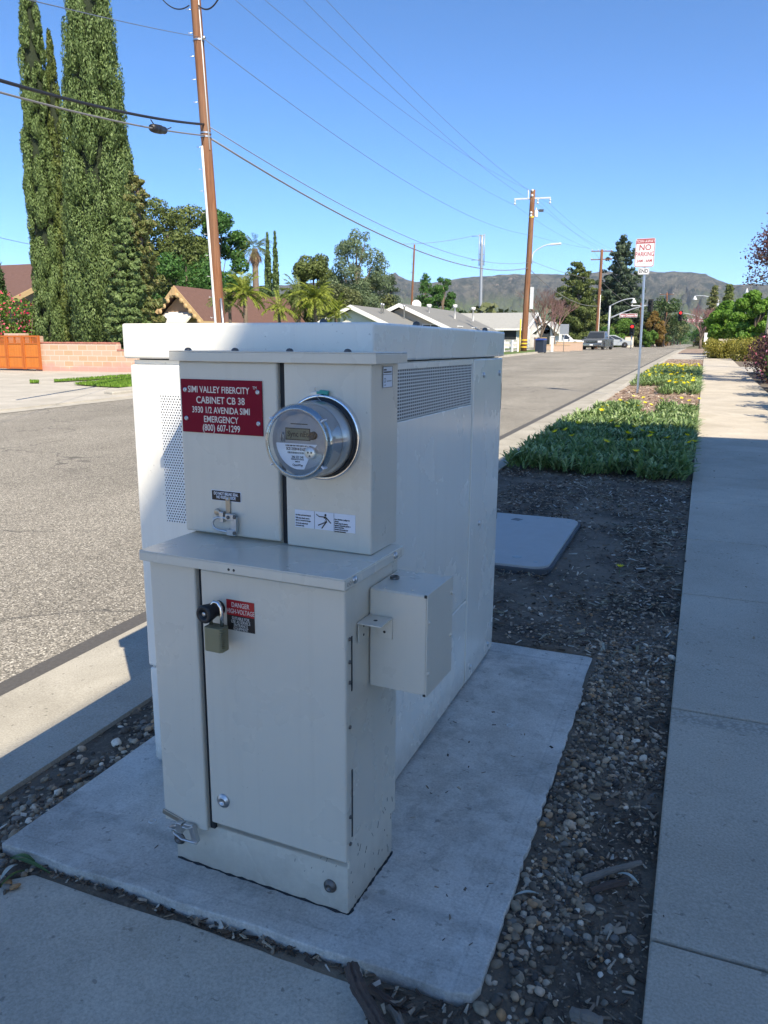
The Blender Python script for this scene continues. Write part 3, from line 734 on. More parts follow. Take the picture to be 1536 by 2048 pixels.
# upper housing
P('upper_housing', MB().box(-.515, -.018, .178, .300, .8525, 1.268), M['beige'], bevel=.003)
ud = P('upper_door', MB().box(-.515, -.246, .158, .1795, .858, 1.263), M['beige'], bevel=.006, seg=3)
mp = P('meter_panel', MB().box(-.2285, -.0165, .158, .1795, .8535, 1.263), M['beige'], bevel=.004, seg=3)
P('upper_seam_gap', MB().box(-.2455, -.2290, .171, .1785, .8535, 1.262), M['gap'])
m = MB(); m.box(-.530, -.001, .146, .312, 1.283, 1.286); m.box(-.530, -.001, .146, .1495, 1.262, 1.283); m.box(-.0045, -.001, .1495, .312, 1.262, 1.283); m.box(-.530, -.5265, .1495, .312, 1.262, 1.283); m.box(-.5265, -.0045, .157, .31, 1.2635, 1.283)
hd = P('top_hood', m, M['beige'], bevel=.002)
m = MB()
for u in (-.487, -.357, -.215, -.074): m.lathe((u, .163, 1.286), (0, 0, 1), [(0, .0085), (.003, .008), (.006, .005), (.007, 0)], 12)
P('hood_rivets', m, M['dark_steel'], hd)
# red address plate
pl = P('address_plate', MB().box(-.5065, -.2835, .1545, .1575, 1.099, 1.2215), M['crimson'], bevel=.0008)
for i, (s, z, sz, kx) in enumerate((('SIMI VALLEY FIBERCITY', 1.198, .0208, .80), ('CABINET CB 38', 1.174, .0222, .88), ('3930 1/2 AVENIDA SIMI', 1.1515, .0205, .78), ('EMERGENCY', 1.1305, .0205, .82), ('(800) 607-1299', 1.1110, .0215, .78))):
    text(s, sz, M['letter'], pl, (-.3965 if i else -.4015, .1543, z), sx=kx, bold=.0002)
text('TM', .0095, M['letter'], pl, (-.3018, .1543, 1.2055), sx=.85)
m = MB()
for u, z in ((-.494, 1.197), (-.2945, 1.1965), (-.494, 1.131), (-.2945, 1.127)): m.lathe((u, .1545, z), (0, -1, 0), [(0, .0058), (.0012, .0055), (.0024, .0036), (.0026, .0020), (.0012, .0018), (.0012, 0)], 14)
P('plate_rivets', m, M['galv'], pl)
# black label
bl = P('seal_label', MB().box(-.434, -.350, .1572, .1578, .9405, .9655), M['paper'], bevel=.0002)
P('label_field', MB().box(-.4323, -.3517, .1568, .15725, .9418, .9642), M['black_ink'], bl)
text('DO NOT BREAK SEAL', .0098, M['paper'], bl, (-.392, .1565, .9575), sx=.72, bold=.0002)
text('NO FUSES INSIDE', .0098, M['paper'], bl, (-.392, .1565, .9490), sx=.72, bold=.0002)
# arc flash label
wl = P('arc_flash_label', MB().box(-.206, -.054, .1572, .1578, .899, .9395), M['paper'])
m = MB(); m.box(-.1558, -.1552, .1568, .15715, .899, .9395); m.box(-.1068, -.1062, .1568, .15715, .899, .9395)
P('label_dividers', m, M['black_ink'], wl)
for k, s in enumerate(('Arc flash and shock hazard.', 'Will cause death, severe', 'injury or property damage.', 'Service by authorized', 'personnel only.')):
    text(s, .0046, M['black_ink'], wl, (-.204, .1567, .9275-k*.0053-(.0015 if k > 0 else 0)-(.0015 if k > 2 else 0)), align='LEFT', sx=.78, bold=.00012)
for k, s in enumerate(('Arco electrico y peligro de', 'choque.', 'Puede causar la muerte,', 'lesiones corporales graves o', 'danos materiales.', 'Servicio unicamente por', 'personal autorizado.')):
    text(s, .0046, M['black_ink'], wl, (-.1050, .1567, .9262-k*.0045), align='LEFT', sx=.74, bold=.00012)
def fig(pts, r): return MB().tube([(u, .1566, z) for u, z in pts], r, 6)
m = MB(); fx, fz = -.131, .919
def F2(x, z): return (fx+x, .1568, fz+z)
m.lathe(F2(.0035, .0140), (0, -1, 0), [(0, .0026), (.0004, .0026), (.0004, 0)], 14)
for a, b, w in (((.0015, .0095), (.0045, -.002), .0028), ((.0015, .0095), (-.0125, .0095), .0011), ((.0045, .0090), (.0165, -.003), .0012), ((.0040, -.002), (-.0150, -.0105), .0012), ((.0040, -.003), (-.006, -.0165), .0013), ((-.0125, .0095), (-.020, .0140), .0008)):
    a = Vector(F2(*a)); b = Vector(F2(*b)); t = (b-a); L = t.length; t = t.normalized(); q = Vector((0, 1, 0)).cross(t)
    m.obox((a+b)/2, t*(L/2+w*.4), q*w, (0, .0003, 0))
P('shock_figure', m, M['black_ink'], wl)
m = MB(); m.prism([(-.001, .006), (.003, .0062), (.0015, .003), (.0048, .0035), (.0008, -.002), (.002, .0018), (-.0008, .0012)], lambda p, s: (fx+p[0]+.001, .1560+.0004*s, fz+p[1])); P('bolt_mark', m, M['paper'], wl)
# rating sticker on the side
st = P('rating_sticker', MB().box(-.0165, -.0160, .214, .264, 1.211, 1.256), M['paper'])
m = MB(); m.box(-.0161, -.0156, .2145, .2635, 1.2385, 1.2395); m.box(-.0161, -.0156, .218, .258, 1.2425, 1.2455); m.box(-.0161, -.0156, .218, .232, 1.2475, 1.2505)
for q in ((.2140, .2148, 1.211, 1.256), (.2632, .264, 1.211, 1.256), (.2148, .2632, 1.2552, 1.256), (.2148, .2632, 1.211, 1.2118), (.234, .258, 1.224, 1.2255), (.222, .228, 1.216, 1.2175)): m.box(-.0161, -.0156, *q)
m.lathe((-.0161, .224, 1.227), (1, 0, 0), [(0, .005), (.0004, .005), (.0004, .004), (0, .004)], 14)
P('sticker_print', m, M['black_ink'], st)
# the meter -------------------------------------------------------
MC = Vector((-.1305, .158, 1.1055)); ax = (0, -1, 0)
met = P('electric_meter', MB().lathe(MC, ax, [(0, .0925), (.010, .0925), (.0125, .0915), (.013, .089), (.0135, .0835), (.008, .082), (.004, 0)], 64), M['chrome'])
P('socket_gasket', MB().lathe(MC, ax, [(.0132, .086), (.018, .086), (.020, .0835), (.020, .079), (.013, .079)], 64), M['black'], met)
P('glass_cover', MB().lathe(MC, ax, [(.016, .0825), (.030, .0815), (.070, .0795), (.098, .0775), (.104, .0785), (.112, .0770), (.1175, .0725), (.1185, .0670), (.1150, .0620), (.1150, .0)], 72), M['glass'], met)
P('glass_rim', MB().lathe(MC, ax, [(.103, .0768), (.110, .0758), (.1155, .0715), (.1163, .0668), (.1135, .0655), (.1125, .0700), (.108, .0742), (.103, .0752), (.103, .0768)], 72), glass('rim_glass', (.62, .74, .80), .30), met)
P('inner_barrel', MB().lathe(MC, ax, [(.014, .0750), (.060, .0740), (.090, .0725), (.0915, .0712), (.0916, .0600), (.098, .0590), (.0985, .0)], 64), M['meter_face'], met)
P('barrel_liner', MB().lathe(MC, ax, [(.014, .0775), (.054, .0766), (.055, .0752), (.015, .0758)], 64), M['galv'], met)
fy = MC.y-.0990; cx, cz = MC.x, MC.z
P('dial_face', MB().lathe((cx, fy+.0003, cz), ax, [(0, .0580), (.0005, .0575), (.0006, 0)], 64), M['meter_face'], met)
m = MB(); th = [math.pi+.18*0+math.pi*i/22 for i in range(14)]
pts = [(-.0565, -.0035)]+[(.0575*math.cos(t), .0575*math.sin(t)) for t in [math.pi*(1.03+i*.0325) for i in range(14)]]+[(.0085, -.0560), (.0290, -.016), (.0400, -.0035)]
m.prism(pts, lambda p, s: (cx+p[0], fy-.0006-.0004*s, cz+p[1])); nl = P('name_plate', m, M['paper'], met)
P('display_bezel', MB().box(cx-.0345, cx+.0240, fy-.0015, fy-.0003, cz+.0035, cz+.0285), M['black'], met, bevel=.0003)
P('display', MB().box(cx-.0325, cx+.0220, fy-.0020, fy-.0016, cz+.0055, cz+.0265), M['lcd'], met)
text('Sync nEt', .0165, M['black_ink'], met, (cx-.0045, fy-.0023, cz+.0160), sx=.86, bold=.0003)
for s, x, z, sz, kx in (('CL200 240V 3W TYPE C2SOD 30TA 1.0Kh', -.004, -.0082, .0043, .80), ('SCE 222014-516731', -.0075, -.0150, .0083, .74), ('346 523 240', -.0065, -.0315, .0070, .8), ('98007110', -.007, -.0410, .0035, .8), ('OpenWay', -.0065, -.0480, .0065, .9)):
    text(s, sz, M['black_ink'], met, (cx+x, fy-.0013, cz+z), sx=kx, bold=.0001)
m = MB(); r = random.Random(3)
for x0, x1, z0, z1 in ((-.030, .012, -.0245, -.0205), (-.022, .008, -.0375, -.0345)):
    x = x0
    while x < x1: w = r.choice((.0006, .0006, .0011)); m.box(cx+x, cx+x+w, fy-.0014, fy-.0011, cz+z0, cz+z1); x += w+r.choice((.0005, .0009))
m.box(cx-.022, cx+.018, fy-.0009, fy-.0006, cz+.036, cz+.0378)
for q in range(4): m.box(cx+.022, cx+.036-q*.002, fy-.0013, fy-.0011, cz-.0120-q*.0026, cz-.0112-q*.0026)
P('bar_code_print', m, M['black_ink'], met)
m = MB(); m.lathe((cx+.0320, fy, cz+.0150), ax, [(0, .0085), (.010, .0080), (.011, .006), (.006, .005), (.006, 0)], 20); P('optical_port', m, M['black'], met)
m = MB(); m.lathe((cx+.0270, fy, cz-.0200), ax, [(0, .0130), (.009, .0125), (.010, .0115), (.010, 0)], 24); P('port_plug', m, M['galv'], met)
m = MB()
for a, b in ((-.004, .001), (.004, .001), (0, -.006)): m.lathe((cx+.0270+a, fy-.0100, cz-.0200+b), ax, [(0, .0022), (.0005, .0022), (.0005, 0)], 10)
P('plug_holes', m, M['black_ink'], met)
m = MB(); m.tube([(cx-.0435, fy-.002, cz-.001), (cx-.0445, fy-.003, cz+.012), (cx-.0415, fy-.003, cz+.018), (cx-.0385, fy-.003, cz+.012), (cx-.0385, fy-.002, cz-.001)], .0013, 6); P('wire_loop', m, M['galv'], met)
m = MB()
for a in (38, 142, 218, 322):
    a = R_(a); c = MC+Vector((math.cos(a)*.0765, -.108, math.sin(a)*.0765)); m.obox(c, Vector((math.cos(a), 0, math.sin(a)))*.0035, Vector((-math.sin(a), 0, math.cos(a)))*.0012, (0, .008, 0))
P('cover_tabs', m, M['paper'], met)
m = MB(); m.obox(MC+Vector((-.012, -.006, .094)), (.013, 0, .002), (0, .006, 0), (0, 0, .0045)); P('ring_clasp', m, M['galv'], met, bevel=.001)
m = MB(); m.obox(MC+Vector((.008, -.010, .0965)), (.010, 0, -.001), (0, .004, 0), (0, 0, .0042)); m.obox(MC+Vector((-.006, -.010, .0955)), (.004, 0, 0), (0, .003, 0), (0, 0, .0028)); P('seal_tag', m, M['teal'], met, bevel=.001)
m = MB(); m.tube([MC+Vector((.006, -.012, .094)), MC+Vector((.001, -.030, .088)), MC+Vector((.016, -.036, .078)), MC+Vector((.034, -.030, .072))], .0005, 5); m.tube([MC+Vector((-.014, -.008, .098)), MC+Vector((-.016, -.009, .106)), MC+Vector((-.012, -.009, .107))], .0006, 5); P('seal_wire', m, M['galv'], met)
# hasps -------------------------------------------------------------
def hasp(u, v, z, parent, flip=0):
    h = P('hasp', MB().obox((u, v-.003, z+.030), (.0062, 0, 0), (0, .0016, 0), (0, 0, .026)), M['brass'], parent, bevel=.0015)
    m = MB(); m.lathe((u, v-.0046, z+.050), (0, -1, 0), [(0, .004), (.002, .0035), (.0025, 0)], 10); P('hasp_rivet', m, M['galv'], h)
    m = MB(); m.box(u-.020, u-.008, v-.014, v-.001, z-.006, z+.020); P('staple', m, M['galv'], h, bevel=.002)
    m = MB(); m.tube([(u+.010, v-.010, z+.006), (u-.022, v-.012, z+.006), (u-.034, v-.013, z+.001), (u-.039, v-.014, z-.009), (u-.034, v-.015, z-.019), (u-.022, v-.015, z-.024), (u+.016, v-.015, z-.026)], .0032, 8); P('wire_bail', m, M['galv'], h)
    m = MB(); m.obox((u+.022, v-.011, z-.008), (.0075, 0, 0), (0, .0055, 0), (.0006, 0, .019)); m.obox((u+.016, v-.013, z-.026), (.0115, 0, 0), (0, .006, 0), (0, 0, .0075)); m.obox((u+.012, v-.012, z+.010), (.011, 0, 0), (0, .006, 0), (0, 0, .008)); P('latch_block', m, M['galv'], h, bevel=.0015)
    m = MB()
    for a, b in ((.026, -.026), (.028, .012), (.010, .010)): m.lathe((u+a, v-.0175, z+b), (0, -1, 0), [(0, .0045), (.003, .004), (.0035, 0)], 10)
    P('latch_pins', m, M['dark_steel'], h)
hasp(-.386, .158, .897, ud)
m = MB(); m.lathe((-.412, .150, .915), (0, -1, 0), [(0, .008), (.004, .008), (.005, .006), (.005, 0)], 16); P('lock_stud', m, M['brass'], ud)
# lower hasp is turned sideways at the foot of the side cover
lh = P('hasp', MB().obox((-.464, -.0042, .192), (.030, 0, -.007), (0, .0018, 0), (.0015, 0, .0065)), M['brass'], bevel=.0015)
m = MB(); m.box(-.470, -.440, -.020, -.0025, .168, .1705); m.box(-.444, -.428, -.020, -.0025, .164, .190); P('staple', m, M['galv'], lh, bevel=.0015)
m = MB(); m.tube([(-.395, -.014, .182), (-.440, -.015, .180), (-.462, -.016, .172), (-.452, -.017, .158), (-.430, -.018, .149), (-.385, -.018, .151)], .003, 8); P('wire_bail', m, M['galv'], lh)
m = MB(); m.obox((-.396, -.012, .168), (.007, 0, .004), (0, .006, 0), (.006, 0, -.020)); m.obox((-.410, -.012, .186), (.013, 0, .001), (0, .005, 0), (0, 0, .006)); P('latch_block', m, M['galv'], lh, bevel=.0015)
# danger label on the door
dl = P('danger_label', MB().box(-.2860, -.2150, -.0008, -.0002, .6960, .7645), M['black_ink'])
P('danger_band', MB().box(-.2860, -.2150, -.0012, -.0009, .7300, .7645), M['red_label'], dl)
for s, z, sz, kx in (('DANGER', .7535, .0150, .76), ('HIGH-VOLTAGE', .7390, .0150, .66)): text(s, sz, M['letter'], dl, (-.2500, -.0014, z), sx=kx)
for k, s in enumerate(('SUITABLE FOR', 'USE AS SERVICE', 'ENTRANCE', 'EQUIPMENT')): text(s, .0098, M['letter'], dl, (-.2505, -.0010, .7235-k*.0078), sx=.72)
# lock boss
m = MB(); m.lathe((-.3060, -.0005, .7415), (-.05, -1, .0), [(0, .0165), (.010, .0165), (.014, .0150), (.046, .0205), (.050, .0200), (.053, .0180), (.053, .0110), (.045, .0095), (.045, 0)], 28); P('lock_barrel', m, M['black'], d)
m = MB(); m.lathe((-.3090, -.044, .7415), (-.05, -1, 0), [(0, .0052), (.006, .0050), (.007, .004), (.007, 0)], 16); P('barrel_key_pin', m, M['galv'], d)
# side junction box
jb = P('junction_box', MB().box(.0, .132, .119, .272, .571, .795), M['beige'], bevel=.003)
P('box_cover', MB().box(.1305, .1335, .1165, .274, .569, .797), M['beige'], jb, bevel=.0008)
P('box_front_flange', MB().box(.0015, .1300, .1165, .1190, .5735, .7925), M['beige'], jb, bevel=.0008)
m = MB(); m.box(.1255, .1315, .1160, .1190, .7895, .7955); m.box(.1255, .1315, .1160, .1190, .5705, .5755); P('corner_notches', m, M['gap'], jb)
m = MB()
for v, z in ((.124, .735), (.124, .62), (.262, .76), (.262, .66)): m.lathe((.1335, v, z), (1, 0, 0), [(0, .0048), (.002, .0045), (.0035, 0)], 12)
for u, v in ((.03, .13), (.09, .14), (.05, .26), (.11, .262)): m.lathe((u, v, .795), (0, 0, 1), [(0, .004), (.0016, .0036), (.0022, 0)], 10)
P('box_screws', m, M['beige'], jb)
m = MB(); m.lathe((.022, .20, .795), (0, 0, 1), [(0, .0105), (.005, .0105), (.006, .0095), (.006, .006), (.004, .006), (.004, 0)], 20); P('knockout_plug', m, M['dark_steel'], jb)
# angle bracket on the housing and box
m = MB(); m.box(.0, .055, .055, .1155, .7335, .7365); m.box(.0005, .0030, .058, .108, .690, .7335); m.box(.0195, .055, .1125, .1160, .688, .7335)
br = P('lock_bracket', m, M['beige'], bevel=.001)
m = MB(); m.lathe((.029, .085, .7365), (0, 0, 1), [(0, .0045), (.0003, .0045), (.0003, 0)], 14)
for z in (.702, .722): m.lathe((.0030, .082, z), (1, 0, 0), [(0, .003), (.0006, .003), (.0006, 0)], 8)
m.lathe((.037, .1125, .703), (0, -1, 0), [(0, .0030), (.0006, .0030), (.0006, 0)], 10); P('bracket_holes', m, M['black_ink'], br)
# scuffs: chipped paint on plinth side and edges
m = MB(); r = random.Random(5)
for i in range(26):
    v, z = r.uniform(.03, .255), r.uniform(.08, .235); a = r.uniform(-.6, .6); L = r.uniform(.002, .008)
    x = -.0058 if z < .174 else -.0018
    m.obox((x, v, z), (.0003, 0, 0), Vector((0, math.sin(a), math.cos(a)))*L, Vector((0, math.cos(a), -math.sin(a)))*r.uniform(.0005, .0012))
for i in range(9):
    u, z = r.uniform(-.16, -.03), r.uniform(.13, .20); m.obox((u, .0218 if z < .204 else -.0002, z), (.0006, 0, 0), (0, .0003, 0), (.0008, 0, r.uniform(.001, .004)))
P('paint_chips', m, M['dark_steel'])
# ---- padlock (hangs from the barrel: a thing of its own)
lk = empty('padlock', (-.622, 1.325, 0), PR, 'olive padlock with chrome shackle hanging from the black lock barrel', 'padlock')
m = MB(); poly = [(-.0225, -.013), (-.0225, .013), (-.017, .0155), (.017, .0155), (.0225, .011), (.0225, -.011), (.017, -.0155), (-.017, -.0155)]
lb = MB(); lb.prism([(p[0], p[1]) for p in poly], lambda p, s: (-.2875+p[0], -.0375+p[1], .661+.054*s)); lb = lb.build('lock_body', M['lock_body'], lk, bevel=.0015)
m = MB()
for i in range(10): m.obox((-.2655, -.0480, .671+i*.0043), (.0035, 0, 0), (.001, .0055, 0), (0, 0, .0012))
m.build('grip_ridges', M['lock_body'], lb, bevel=.0006)
m = MB(); m.tube([(-.3035, -.0345, .700), (-.3035, -.0345, .742), (-.3005, -.0345, .757), (-.2925, -.0345, .7665), (-.2835, -.0345, .7665), (-.2765, -.0345, .757), (-.2745, -.0345, .742), (-.2745, -.0345, .712)], .0043, 12); m.build('shackle', M['chrome'], lk)
# ================================================================== BIG CABINET
cab = empty('fiber_cabinet', (-1.08, 2.33, .06), 0, 'large white steel cabinet with overhanging lid, half in sun, behind the meter pedestal', 'utility cabinet')
CO = (-1.08, 2.33, .06)
def Q(name, m, mat, parent=None, bevel=0, seg=2):
    # meshes are written in scene metres, moved to the cabinet's own origin
    return m.build(name, mat, parent or cab, bevel=bevel, seg=seg, origin=CO)
x0, x1, y0, y1 = -1.432, -.728, 1.708, 2.972
Q('carcass', MB().box(x0+.004, x1-.004, y0+.004, y1-.004, .068, 1.258), M['white_enamel'])
Q('front_panel', MB().box(x0, x1, y0-.012, y0+.003, .378, 1.2455), M['white_enamel'], bevel=.007, seg=3)
Q('front_kick_panel', MB().box(x0+.003, x1, y0-.010, y0+.003, .078, .372), M['white_enamel'], bevel=.006, seg=3)
# right side: door panel, sloping kick, end post
Q('side_panel', MB().box(x1-.003, x1+.006, y0+.010, 2.572, .405, 1.105), M['white_enamel'], bevel=.002)
Q('side_kick_panel', MB().box(x1-.003, x1+.0075, y0+.010, 2.572, .070, .400), M['white_enamel'], bevel=.003)
Q('end_post', MB().box(x1-.003, x1+.010, 2.578, y1+.004, .070, 1.256), M['white_enamel'], bevel=.004)
Q('vent_panel', MB().box(x1-.003, x1+.0035, y0+.010, 2.560, 1.108, 1.2385), M['slots'])
m = MB(); m.box(x1-.003, x1+.006, y0+.010, 2.572, 1.2390, 1.2560); m.box(x1-.003, x1+.006, 2.5605, 2.572, 1.1055, 1.2385); Q('vent_frame', m, M['white_enamel'], bevel=.001)
Q('front_vent', MB().box(-1.335, -1.075, y0-.0135, y0-.0118, .82, 1.170), M['perf'])
m = MB()
for y, z in ((2.70, 1.20), (2.70, .66), (2.93, 1.20), (2.90, .11), (2.64, .115)): m.lathe((x1+.010, y, z), (1, 0, 0), [(0, .010), (.002, .010), (.005, .0065), (.0055, 0)], 14)
Q('side_bolts', m, M['galv'])
m = MB()
for z0_, z1_ in ((1.06, 1.16), (.62, .70), (.30, .42)): m.box(x1+.0092, x1+.0104, y1-.001, y1+.0045, z0_, z1_)
Q('latch_slots', m, M['black_ink'])
lid = Q('lid', MB().box(-1.448, -.716, 1.692, 2.990, 1.262, 1.353), M['white_enamel'], bevel=.006, seg=3)
Q('lid_shadow_gap', MB().box(x0+.02, x1-.02, y0+.006, y1-.006, 1.2475, 1.263), M['gap'])
m = MB()
for x, y in ((-.90, 1.80), (-.74, 2.05), (-.74, 2.78), (-1.40, 2.80)): m.lathe((x, y, 1.353), (0, 0, 1), [(0, .010), (.004, .010), (.010, .008), (.013, 0)], 12)
Q('lid_bolts', m, M['dark_steel'], lid)
# paint scratches
m = MB(); r = random.Random(11)
for i in range(10):
    y, z = r.uniform(1.9, 2.9), r.uniform(.12, .40); a = r.uniform(-1, 1); m.obox((x1+.0078 if y < 2.57 else x1+.0103, y, z), (.0002, 0, 0), Vector((0, math.sin(a), math.cos(a)))*.006, (0, .0006, 0))
Q('scratches', m, M['dark_steel'])
# ---- pull box lid in the planting strip
vx0, vx1, vy0, vy1 = -1.62, -.715, 4.20, 5.46
m = MB(); c = .10; poly = []
for cx_, cy_, a0 in ((vx1-c, vy0+c, -90), (vx1-c, vy1-c, 0), (vx0+c, vy1-c, 90), (vx0+c, vy0+c, 180)):
    for k in range(7): a = R_(a0+15*k); poly.append((cx_+c*math.cos(a), cy_+c*math.sin(a)))
vz = gz(4.8)
vb = empty('vault_lid', (-1.17, 4.83, vz-.02), 0, 'grey composite utility vault lid with rounded corners lying flat in the soil', 'vault lid')
VO = (-1.17, 4.83, vz-.02)
m.prism(poly, lambda p, s: (p[0], p[1], vz+.012+.0145*(p[1]-4.83)+(.009 if s else -.03))); m.build('lid_plate', M['polymer'], vb, bevel=.003, origin=VO)
m = MB(); m.prism([(-1.17+(p[0]+1.17)*1.035, 4.83+(p[1]-4.83)*1.025) for p in poly], lambda p, s: (p[0], p[1], vz+.004+.0145*(p[1]-4.83)+(.004 if s else -.03))); m.build('rim_frame', simple('dark_polymer_rim', (.09, .10, .11), .7), vb, origin=VO)
m = MB()
for x, y, rr in ((-.92, 4.36, .028), (-.80, 4.30, .014), (-1.0, 5.40, .014), (-.78, 5.36, .014)): m.lathe((x, y, vz+.021+.0145*(y-4.83)), (0, 0, 1), [(0, rr), (.001, rr), (.0012, rr*.7), (.0004, 0)], 18)
m.build('lid_bolts', simple('pale_plug', (.34, .40, .42), .6), vb, origin=VO)
m = MB(); m.obox((-1.13, 5.30, vz+.021+.0145*.45), (.012, .03, 0), (.03, -.010, 0), (0, 0, .001)); m.build('pull_slot', M['black_ink'], vb, origin=VO)
# ================================================================== GRAVEL, MULCH, STICKS
def ico():
    bm = bmesh.new(); bmesh.ops.create_icosphere(bm, subdivisions=2, radius=1)
    v = np.array([tuple(x.co) for x in bm.verts]); f = np.array([[q.index for q in p.verts] for p in bm.faces]); bm.free(); return v, f
IV, IF = ico()
def rot3(n):
    q = rng.normal(0, 1, (n, 4)); q /= np.linalg.norm(q, axis=1, keepdims=True); w, x, y, z = q.T
    return np.stack([np.stack([1-2*(y*y+z*z), 2*(x*y-z*w), 2*(x*z+y*w)], -1), np.stack([2*(x*y+z*w), 1-2*(x*x+z*z), 2*(y*z-x*w)], -1), np.stack([2*(x*z-y*w), 2*(y*z+x*w), 1-2*(x*x+y*y)], -1)], 1)
def gzv(y): return np.where(y < 75, .0145*y, 1.0875)
def pebbles(name, X, Y, S, mat, smooth=True, lift=.25):
    n = len(X); k = 14; ks = []
    for i in range(k):   # angular-ish stone shapes
        d = IV.copy(); pl = unit(rng.normal(0, 1, (9, 3))); off = rng.uniform(.62, .92, 9)
        for p, o in zip(pl, off):
            t = d@p; ex = np.maximum(0, t-o); d = d-ex[:, None]*p*.9
        ks.append(d)
    K = np.array(ks)[rng.integers(0, k, n)]
    K = K*np.stack([rng.uniform(.8, 1.35, n), rng.uniform(.7, 1.05, n), rng.uniform(.5, .85, n)], 1)[:, None, :]*S[:, None, None]
    # mostly lying flat: yaw plus a small tilt
    a = rng.uniform(0, 6.283, n); c, s = np.cos(a), np.sin(a); x = K[..., 0]*c[:, None]-K[..., 1]*s[:, None]; y = K[..., 0]*s[:, None]+K[..., 1]*c[:, None]
    tl = rng.normal(0, .3, (n, 1)); z = K[..., 2]+x*tl*.6
    V = np.stack([x+X[:, None], y+Y[:, None], z+(soilz(X, Y)+S*rng.uniform(-.25, .5, n))[:, None]], -1).reshape(-1, 3)
    Fq = (IF[None]+(np.arange(n)*len(IV))[:, None, None]).reshape(-1, 3)
    o = npmesh(name, V, Fq, mat, smooth=smooth); o['kind'] = 'stuff'; return o
def scatter(n, x0, x1, y0, y1, dens=None):
    X = rng.uniform(x0, x1, n*3); Y = rng.uniform(y0, y1, n*3)
    w = np.ones(n*3) if dens is None else dens(X, Y)
    k = rng.uniform(0, 1, n*3) < w; return X[k][:n], Y[k][:n]
def gd(X, Y):
    nz = np.array([mnoise.noise(Vector((x*5, y*4, 2))) for x, y in zip(X, Y)])
    edge = np.clip(1.25-(X+.30)/.27, .05, 1)
    bare = np.where((Y < 1.45) & (X > -.17), .12, 1)*np.where((Y > 1.6) & (Y < 1.95) & (X > -.16), .3, 1)
    far = np.clip((3.45-Y)/.5, .10, 1)
    return np.clip(edge*(.75+nz)*bare*far, .03, 1)
X, Y = scatter(3900, -.296, -.008, .75, 3.7, gd); S = np.clip(rng.lognormal(-5.0, .40, len(X)), .0035, .0165)
pebbles('gravel', X, Y, S, M['pebble'])
X, Y = scatter(2600, -.296, -.006, .75, 3.6, None); pebbles('gravel', X, Y, rng.uniform(.0018, .0042, len(X)), M['pebble'])
X, Y = scatter(1500, -1.77, -1.552, .9, 3.2, lambda x, y: np.clip(.5+(-1.60-x)*-4, .12, 1)*np.where(y < 1.6, 1, .7)); S = np.clip(rng.lognormal(-4.8, .40, len(X)), .004, .020)
pebbles('gravel', X, Y, S, M['pebble'])
X, Y = scatter(1100, -.70, -.008, 3.08, 4.4, lambda x, y: np.clip(1.2-(y-3.0)*.8, .05, 1)*np.clip(.4+(x+.7)*1.2, .2, 1)); S = np.clip(rng.lognormal(-5.05, .36, len(X)), .003, .014)
pebbles('gravel', X, Y, S, M['pebble'])
X, Y = scatter(130, -1.70, -1.40, .9, 1.235, lambda x, y: np.where((x < -1.40) & (y > 1.02-(x+1.7)*.1), 1, 0)); S = rng.uniform(.006, .014, len(X))
pebbles('gravel', X, Y, S, M['pebble'])
def chips(name, X, Y, ln, mat, z0=-.014, wd=.25, th=.12, tilt=.22, absz=None):
    n = len(X); a = rng.uniform(0, 6.283, n); L = ln*rng.uniform(.4, 1.6, n); W = L*wd*rng.uniform(.5, 1.6, n); T = np.maximum(.0012, L*th*rng.uniform(.4, 1.2, n))
    c = np.array([(i, j, k) for k in (-1, 1) for j in (-1, 1) for i in (-1, 1)], float)*.5
    B = c[None]*np.stack([L, W, T], 1)[:, None, :]
    B[:, :, 1] *= np.where(c[None, :, 0] > 0, rng.uniform(.25, 1, (n, 1)), 1)
    B[:, :, 2] += B[:, :, 0]*rng.normal(0, tilt, (n, 1)) + B[:, :, 1]*rng.normal(0, .5, (n, 1))
    x = B[..., 0]*np.cos(a)[:, None]-B[..., 1]*np.sin(a)[:, None]; y = B[..., 0]*np.sin(a)[:, None]+B[..., 1]*np.cos(a)[:, None]
    V = np.stack([x+X[:, None], y+Y[:, None], B[..., 2]+((np.full(n, absz) if absz is not None else np.where(Y < 8, np.where(z0 > .01, gzv(Y), soilz(X, Y)+.016), gzv(Y))+z0+rng.uniform(0, .006, n))+T*.6)[:, None]], -1).reshape(-1, 3)
    f = np.array([(0,2,3,1),(4,5,7,6),(0,1,5,4),(2,6,7,3),(0,4,6,2),(1,3,7,5)]); Fq = (f[None]+(np.arange(n)*8)[:, None, None]).reshape(-1, 4)
    o = npmesh(name, V, Fq, mat); o['kind'] = 'stuff'; return o
def nz2(X, Y, s=2.2): return np.array([mnoise.noise(Vector((x*s, y*s, 7))) for x, y in zip(X, Y)])
def mdens(X, Y):
    dusty = np.where((X > -.72) & (X < -.38) & (Y > 3.9) & (Y < 5.2), .18, 1)
    return np.clip((.62+nz2(X, Y)*1.3)*dusty, .06, 1)*np.where((X < -.715) & (X > -1.64) & (Y > 4.17) & (Y < 5.49), 0, 1)
X, Y = scatter(9000, -1.77, -.006, 3.05, 7.6, mdens); chips('wood_chips', X, Y, .019, M['chips'])
X, Y = scatter(650, -1.0, -.006, 3.05, 7.5, mdens); chips('dry_leaves', X, Y, .034, rocks('pale_dry_leaves', [(0, (.12, .12, .08)), (.4, (.24, .22, .15)), (.8, (.38, .36, .27)), (1, (.50, .52, .48))]), wd=.16, th=.04, tilt=.35, z0=-.008)
X, Y = scatter(900, -.29, -.006, .75, 3.1, lambda x, y: np.clip((x+.29)/.22, .05, 1)); chips('wood_chips', X, Y, .018, M['chips'], wd=.2)
